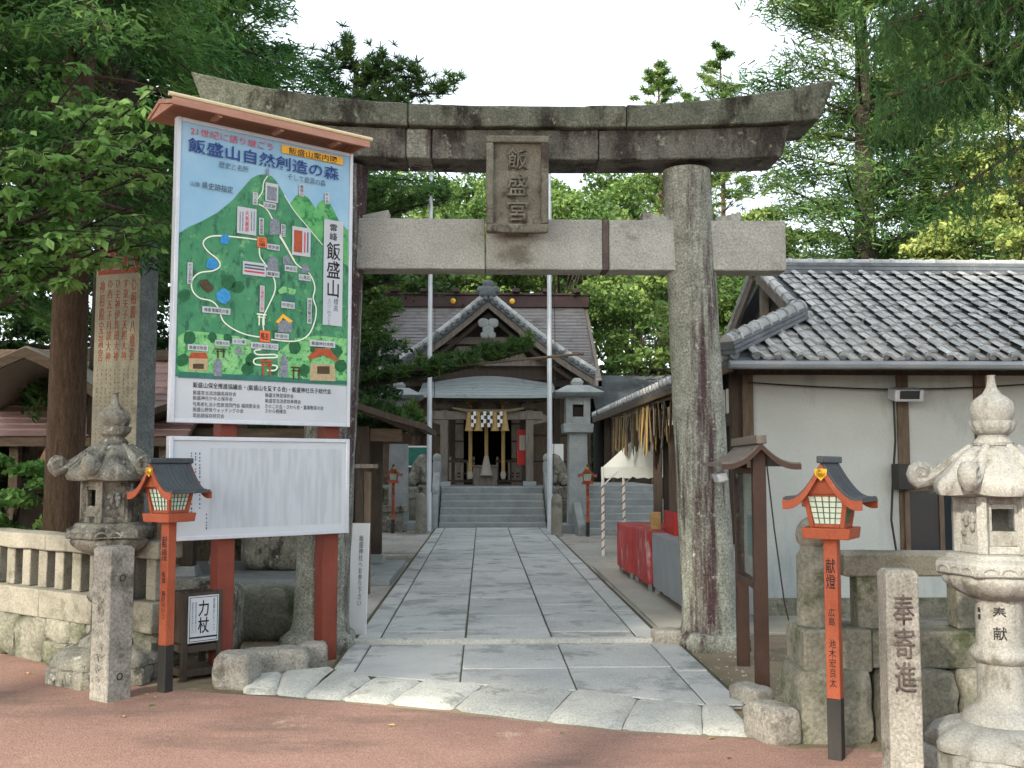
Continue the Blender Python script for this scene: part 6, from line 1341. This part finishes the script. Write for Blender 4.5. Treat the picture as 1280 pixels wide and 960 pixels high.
# -- pine with trained bough reaching over the path
def pine(label, loc, H, boughs, seed, tr=.16, ndl=.13, cnt=75, den=30):
    global rng; rng = np.random.default_rng(seed); t = thing('pine_tree', label, 'tree', loc, 0, 'pines left of the path'); b0 = Vector(loc); mb = MB(); mb.tube([(0, 0, -.1), (.1, 0, H * .35), (-.1, .1, H * .7), (0, 0, H)], [tr * 1.2, tr, tr * .7, tr * .25], 10); C = []; 
    for (a, b_, sag, w, th) in boughs:
        a, b2 = Vector(a) - b0, Vector(b_) - b0; n_ = 10; pts = []
        for j in range(n_ + 1): q = j / n_; p = a.lerp(b2, q); p.z += sag * math.sin(math.pi * q); pts.append(p)
        mb.tube(pts, [.06 * (1 - .8 * j / n_) for j in range(n_ + 1)], 6); L_ = (b2 - a).length; side = (b2 - a).cross(Vector((0, 0, 1))).normalized()
        for k in range(int(cnt * L_)):
            q = rng.uniform(.12, 1.0); k2 = min(n_ - 1, int(q * n_)); p = pts[k2].lerp(pts[k2 + 1], q * n_ - k2); C.append(p + side * rng.normal() * w * .5 + Vector((0, 0, abs(rng.normal()) * th * .6 + .03)))
    mb.build('trunk', M['barkdark'], t, smooth=60); C = np.array([tuple(c) for c in C]); n = len(C) * den; idx = np.repeat(np.arange(len(C)), den); D = unit(rng.normal(size=(n, 3)) * np.array([1, 1, .7]) + np.array([0, 0, .55])); P = C[idx] + D * ndl * .5; nrm = unit(rng.normal(size=(n, 3))); Wd = unit(np.cross(nrm, D)); L_ = ndl * rng.uniform(.7, 1.3, n); leaf_object('crown', P, D, Wd, L_, L_ * .22, 'leaf_pine', t, 'needle'); return t
Yp = 17.5; pb = P_at(405, Yp)
pine('trained pine with one long horizontal bough reaching across the shrine gable', pb, 5.2, [((pb[0], Yp, 2.85), at(662, 438, Yp), -.12, .34, .2), ((pb[0], Yp, 2.3), at(520, 532, Yp - 1), .08, .4, .2), ((pb[0], Yp, 2.2), at(505, 545, Yp - 1.5), .05, .4, .15), ((pb[0], Yp, 3.6), at(500, 395, Yp), .1, .5, .2), ((pb[0], Yp, 4.2), at(500, 350, Yp), .1, .5, .25), ((pb[0], Yp, 4.4), at(480, 300, Yp), .1, .6, .3), ((pb[0], Yp, 3.2), at(470, 430, Yp - .6), .1, .6, .3), ((pb[0], Yp, 5.0), at(470, 250, Yp + .5), .1, .6, .3)], 5)
pole = MB().tube([at(440, 470, 17.4), at(730, 442, 17.4)], .025, 6).build('support_pole', M['wood'], None); tag(pole, 'thin horizontal pole propping up the long pine bough', 'pole')
p0 = P_at(440, 24); 
pine('tall pine with airy tufted crown showing above the gate lintel', p0, 11.2, [((p0[0], 24, z), at(px, py, 24 + dy), .15, .8, .3) for z, px, py, dy in ((10.6, 530, 100, 0), (10.0, 565, 118, 1), (10.2, 480, 75, 0), (9.4, 500, 130, -1), (10.8, 430, 60, 0), (9.0, 420, 110, 1), (8.2, 520, 160, 0), (11, 395, 100, 0), (7.0, 560, 250, 0), (6.4, 480, 230, 1), (5.6, 560, 300, 0))], 6, .22, .18, 40, 26)
# -- broadleaves behind the shrine
for i, (px, Y, H, rx, rz_, cz, m_, lb) in enumerate(((520, 36, 0, 3.2, 3.0, 8.6, 'leaf_green', 'round green tree behind the left half of the shrine roof'), (600, 42, 0, 3.2, 3.2, 9.8, 'leaf_green', 'green tree seen between the gate beams behind the plaque'), (700, 38, 0, 3.0, 3.2, 8.2, 'leaf_green', 'green tree rising behind the right end of the shrine ridge'), (790, 34, 0, 3.2, 3.6, 5.4, 'leaf_green', 'large bright green tree between the shrine and the right gate pillar'), (770, 44, 0, 3.4, 3.2, 10.2, 'leaf_green', 'tall green tree seen between lintel and tie beam near the right pillar'), (880, 30, 0, 2.6, 3.0, 5.2, 'leaf_green', 'green tree behind the right gate pillar beside the tiled gable'), (470, 40, 0, 3.4, 3.6, 7.4, 'leaf_under', 'dark evergreen behind the pine bough left of the shrine'), (390, 34, 0, 4, 4.2, 6.5, 'leaf_under', 'dark evergreen mass behind the signboard'), (500, 46, 0, 3.4, 3.6, 11.2, 'leaf_green', 'high leafy crown seen left of the hanging plaque between the beams'), (655, 47, 0, 3.4, 3.4, 11.6, 'leaf_green', 'high leafy crown seen right of the hanging plaque between the beams'), (585, 50, 0, 3.4, 3.2, 13.0, 'leaf_green', 'highest leafy crown behind the hanging plaque'), (720, 48, 0, 3.4, 3.2, 12.2, 'leaf_green', 'leafy crown right of the white flagpole between the beams'), (800, 52, 0, 3.4, 3.2, 13.0, 'leaf_green', 'farther leafy crown seen through the gap beside the right pillar'))):
    broadleaf(lb, P_at(px, Y), H, (rx, rx, rz_), cz, m_, 46, 300, .2, .22, 60 + i, 'trees behind the shrine', fill=.5)
for px, Y, H, sd in ((828, 46, 20.3, 71), (908, 44, 20.2, 72), (868, 50, 20.2, 74)): conifer({71: 'pointed light green conifer top above the right half of the lintel', 72: 'taller pointed conifer top just left of the lintel end', 74: 'short conifer top between two taller pointed ones'}[sd], P_at(px, Y), H, 7, 3.8, 'leaf_green', 34, 5, 8, 16, .36, -.12, .16, sd, 'conifers behind the gate', thin=.14, clump=.14, spread=.3, taper=.75, gap=.35)
# -- right: open tiered conifers and yellow-green broadleaf over the tiled roof
conifer('tall open conifer with tiered tufted limbs right of the lintel end', P_at(1088, 22), 15.5, 3.5, 5.0, 'leaf_fir', 22, 4, 15, 60, .16, -.05, .26, 81, 'trees over the tiled roof', thin=.26, spread=.3, gap=.12, trunk_m='barkdark')
conifer('reddish trunked conifer behind the ridge of the tiled roof', P_at(1165, 25), 13, 4, 4.6, 'leaf_fir', 22, 4, 14, 60, .16, .0, .26, 82, 'trees over the tiled roof', thin=.26, spread=.3, gap=.1)
for i, (px, Y, rx, rz_, cz, m_, lb) in enumerate(((1262, 19, 1.7, 1.7, 4.9, 'leaf_yellow', 'fresh yellow-green tree above the right end of the tiled ridge'), (1290, 22, 1.9, 1.6, 8.0, 'leaf_yellow', 'yellow-green treetop half hidden by hanging cedar sprays'), (985, 27, 2.2, 2.4, 6.0, 'leaf_green', 'green tree behind the right end of the tie beam'), (1230, 28, 3.2, 3.0, 6.5, 'leaf_green', 'deep green tree behind the yellow-green one'), (1110, 32, 4, 3, 5, 'leaf_green', 'low green tree behind the tall open conifer'))):
    broadleaf(lb, P_at(px, Y), 0, (rx, rx, rz_), cz, m_, 44, 420, .11 if i < 2 else .15, .16, 90 + i, 'trees over the tiled roof', fill=.5)
# -- overhanging cedar sprays, near, top right
rng = np.random.default_rng(17); oc = thing('cedar_tree', 'near cedar whose drooping bright sprays hang into the upper right corner', 'tree', (5.9, 8.2, 0)); ob_ = Vector((5.9, 8.2, 0)); mb = MB(); mb.tube([(0, 0, -.1), (0, 0, 4), (0, 0, 9)], [.26, .22, .12], 12); SP = []
for i, (px, py, Y) in enumerate(((1080, 60, 8.4), (1100, 150, 8.2), (1130, 20, 8.0), (1160, 110, 7.8), (1200, 40, 8.4), (1230, 90, 8.0), (1250, 20, 7.8), (1270, 110, 8.3), (1180, 10, 8.6), (1120, 100, 8.6), (1265, 60, 7.6), (1150, 60, 8.2), (1215, 10, 7.9), (1280, 30, 8.2), (1095, 20, 8.2), (1140, 150, 8.4), (1180, 70, 8.0), (1170, 250, 8.3), (1110, 30, 7.9), (1110, 120, 8.0))):
    tip = Vector(at(px, py, Y)) - ob_; a = Vector((0, 0, tip.z + rng.uniform(.5, 1.3))); pts = []
    for j in range(7): q = j / 6; p = a.lerp(tip, q); p.z += .35 * math.sin(math.pi * q) * (1 - q); pts.append(p)
    mb.tube(pts, [.035 * (1 - .8 * j / 6) for j in range(7)], 5)
    for k in range(95):
        q = rng.uniform(.4, 1.02); j = min(5, int(q * 6)); b = pts[j].lerp(pts[j + 1], min(1, q * 6 - j)); SP.append((b + Vector(rng.normal(size=3)) * .12, Vector((rng.normal() * .45, rng.normal() * .45, -1.0 + .25 * rng.normal())).normalized(), rng.uniform(.16, .38)))
mb.build('trunk', M['bark'], oc, smooth=60); C = []; D = []; Ls = []
for b, d, L0 in SP:
    u = d.orthogonal().normalized(); v = d.cross(u)
    for k in range(34):
        q = k / 33; a = k * 2.4; o = (u * math.cos(a) + v * math.sin(a)); dd = (d * .85 + o * .5).normalized(); C.append(tuple(b + d * L0 * q + dd * .022)); D.append(tuple(dd)); Ls.append(.055 * (1.2 - .5 * q))
C, D, Ls = np.array(C), np.array(D), np.array(Ls); nrm = unit(rng.normal(size=(len(C), 3))); leaf_object('crown', C, D, unit(np.cross(nrm, D)), Ls, Ls * .22, 'leaf_cedar_r', oc, 'needle')
# -- far wood closing the horizon
rng = np.random.default_rng(9); n = 60000; X = rng.uniform(-45, 45, n); ht = 7.0 + 2.2 * np.sin(X * .35) + 1.6 * np.sin(X * .9 + 1); Zz = rng.random(n) ** .8 * ht * np.where(np.abs(X - 2) < 9, .62, 1.0); Yy = 56 + rng.normal(size=n) * 1.5 - (Zz - 4) * .1; D, Wd = rand_axes(n, .4); L_ = rng.uniform(.35, .7, n)
fw = leaf_object('far_wood', np.stack([X, Yy, Zz], 1), D, Wd, L_, L_ * .6, 'leaf_under', None); tag(fw, 'dark wood closing off the view behind everything', 'wood')
# -- street trees behind the viewer, whose shade dapples the gate
names_ = ['first', 'second', 'third', 'fourth', 'fifth', 'sixth', 'seventh', 'eighth']
for i, (tt, ss, r, rz_, cz) in enumerate(((6.5, -5.5, 3.2, 4.2, 10.6), (6.2, -1.4, 3.2, 4.4, 10.7), (6.0, 2.6, 3.2, 4.6, 10.8), (6.6, 6.6, 3.2, 4.8, 10.8), (6.0, 10.6, 3.4, 5.0, 10.6), (6.4, 14.6, 3.4, 5.0, 10.4))):
    x, y = tt * math.sin(R(SUN_AZ)) - ss * .839, tt * math.cos(R(SUN_AZ)) + ss * .545
    broadleaf(names_[i] + ' tall shade tree across the road opposite the gate', (x, y, 0), 0, (r, r, rz_), cz, 'leaf_green', 40, 130, .5, .25, 120 + i, 'shade trees across the road', fill=.7)
for i, (x, y, r, rz_, cz) in enumerate(((-10.5, 13.0, 3.6, 5.0, 13.5), (-9.0, 18.5, 3.4, 5.0, 12.0), (-13.5, 9.5, 3.6, 5.5, 15.0), (-8.0, 24.0, 3.0, 4.5, 9.5))):  # evergreens added left of the cedars to keep sun off the shrine hall
    broadleaf(['tallest', 'second', 'leaning', 'rearmost'][i] + ' broad evergreen added left of the cedars to shade the shrine', (x, y, 0), 0, (r, r, rz_), cz, 'leaf_under', 40, 120, .5, .3, 140 + i, 'evergreens added to shade the shrine hall', fill=.7)
# -- dry leaves gathered along the kerb, loose pebbles beside the path
rl_ = random.Random(31); lm = MB().add([(0, 0, 0), (.03, .015, .008), (.06, 0, .004), (.03, -.016, .006)], [(0, 1, 2, 3)]).mesh('fallen_leaf', fix=False); lm.materials.append(M['straw'])
lm2 = MB().add([(0, 0, 0), (.02, .018, .012), (.05, .004, .003), (.025, -.012, .01)], [(0, 1, 2, 3)]).mesh('fallen_leaf', fix=False); lm2.materials.append(M['leaf_fir'])
spots = [(1248, 930), (975, 905), (98, 848), (700, 920), (180, 870)] + [(rl_.uniform(20, 1200), None) for _ in range(10)]
for i, (px, py) in enumerate(spots):
    if py is None:
        ky = 872 + (px - 300) * .072 if px > 300 else 830 + px * .13; py = min(955, ky + abs(rl_.gauss(0, 16)) + 6)
    c = gnd(px, py); o = link('fallen_leaf', lm if i % 3 else lm2, None); o.location = (c.x, c.y, .012); o.rotation_euler = (0, 0, rl_.uniform(0, 6)); o.scale = (rl_.uniform(.6, 1.2),) * 3; tag(o, 'small dry leaf lying on the road along the kerb', 'leaf', 'dry leaves along the kerb')
rng = np.random.default_rng(77); V = []; F = []
def pebbles(n, x0, x1, y0, y1, z):
    for _ in range(n):
        x, y, r = rng.uniform(x0, x1), rng.uniform(y0, y1), rng.uniform(.006, .017); b = len(V); a = rng.uniform(0, 3)
        V.extend([(x + r * math.cos(a), y + r * math.sin(a), z), (x - r * math.sin(a), y + r * .8 * math.cos(a), z), (x - r * math.cos(a), y - r * math.sin(a), z), (x + r * math.sin(a), y - r * .8 * math.cos(a), z), (x, y, z + r * .8)]); F.extend([(b, b + 1, b + 4), (b + 1, b + 2, b + 4), (b + 2, b + 3, b + 4), (b + 3, b, b + 4)])
pebbles(3500, -3, -1.13, 9.3, 24, .003); pebbles(2500, 1.6, 3.2, 15.4, 24, .003); pebbles(130, 1.7, 2.6, 6.4, 8.4, 0); pebbles(200, -2.4, -1.15, 7.6, 9.6, 0)
me = bpy.data.meshes.new('loose_pebbles'); me.from_pydata(V, [], F); pe = link('loose_pebbles', me, M['gravel']); tag(pe, 'loose pale pebbles scattered beside the stone path', 'pebbles', kind='stuff')
finish_texts()
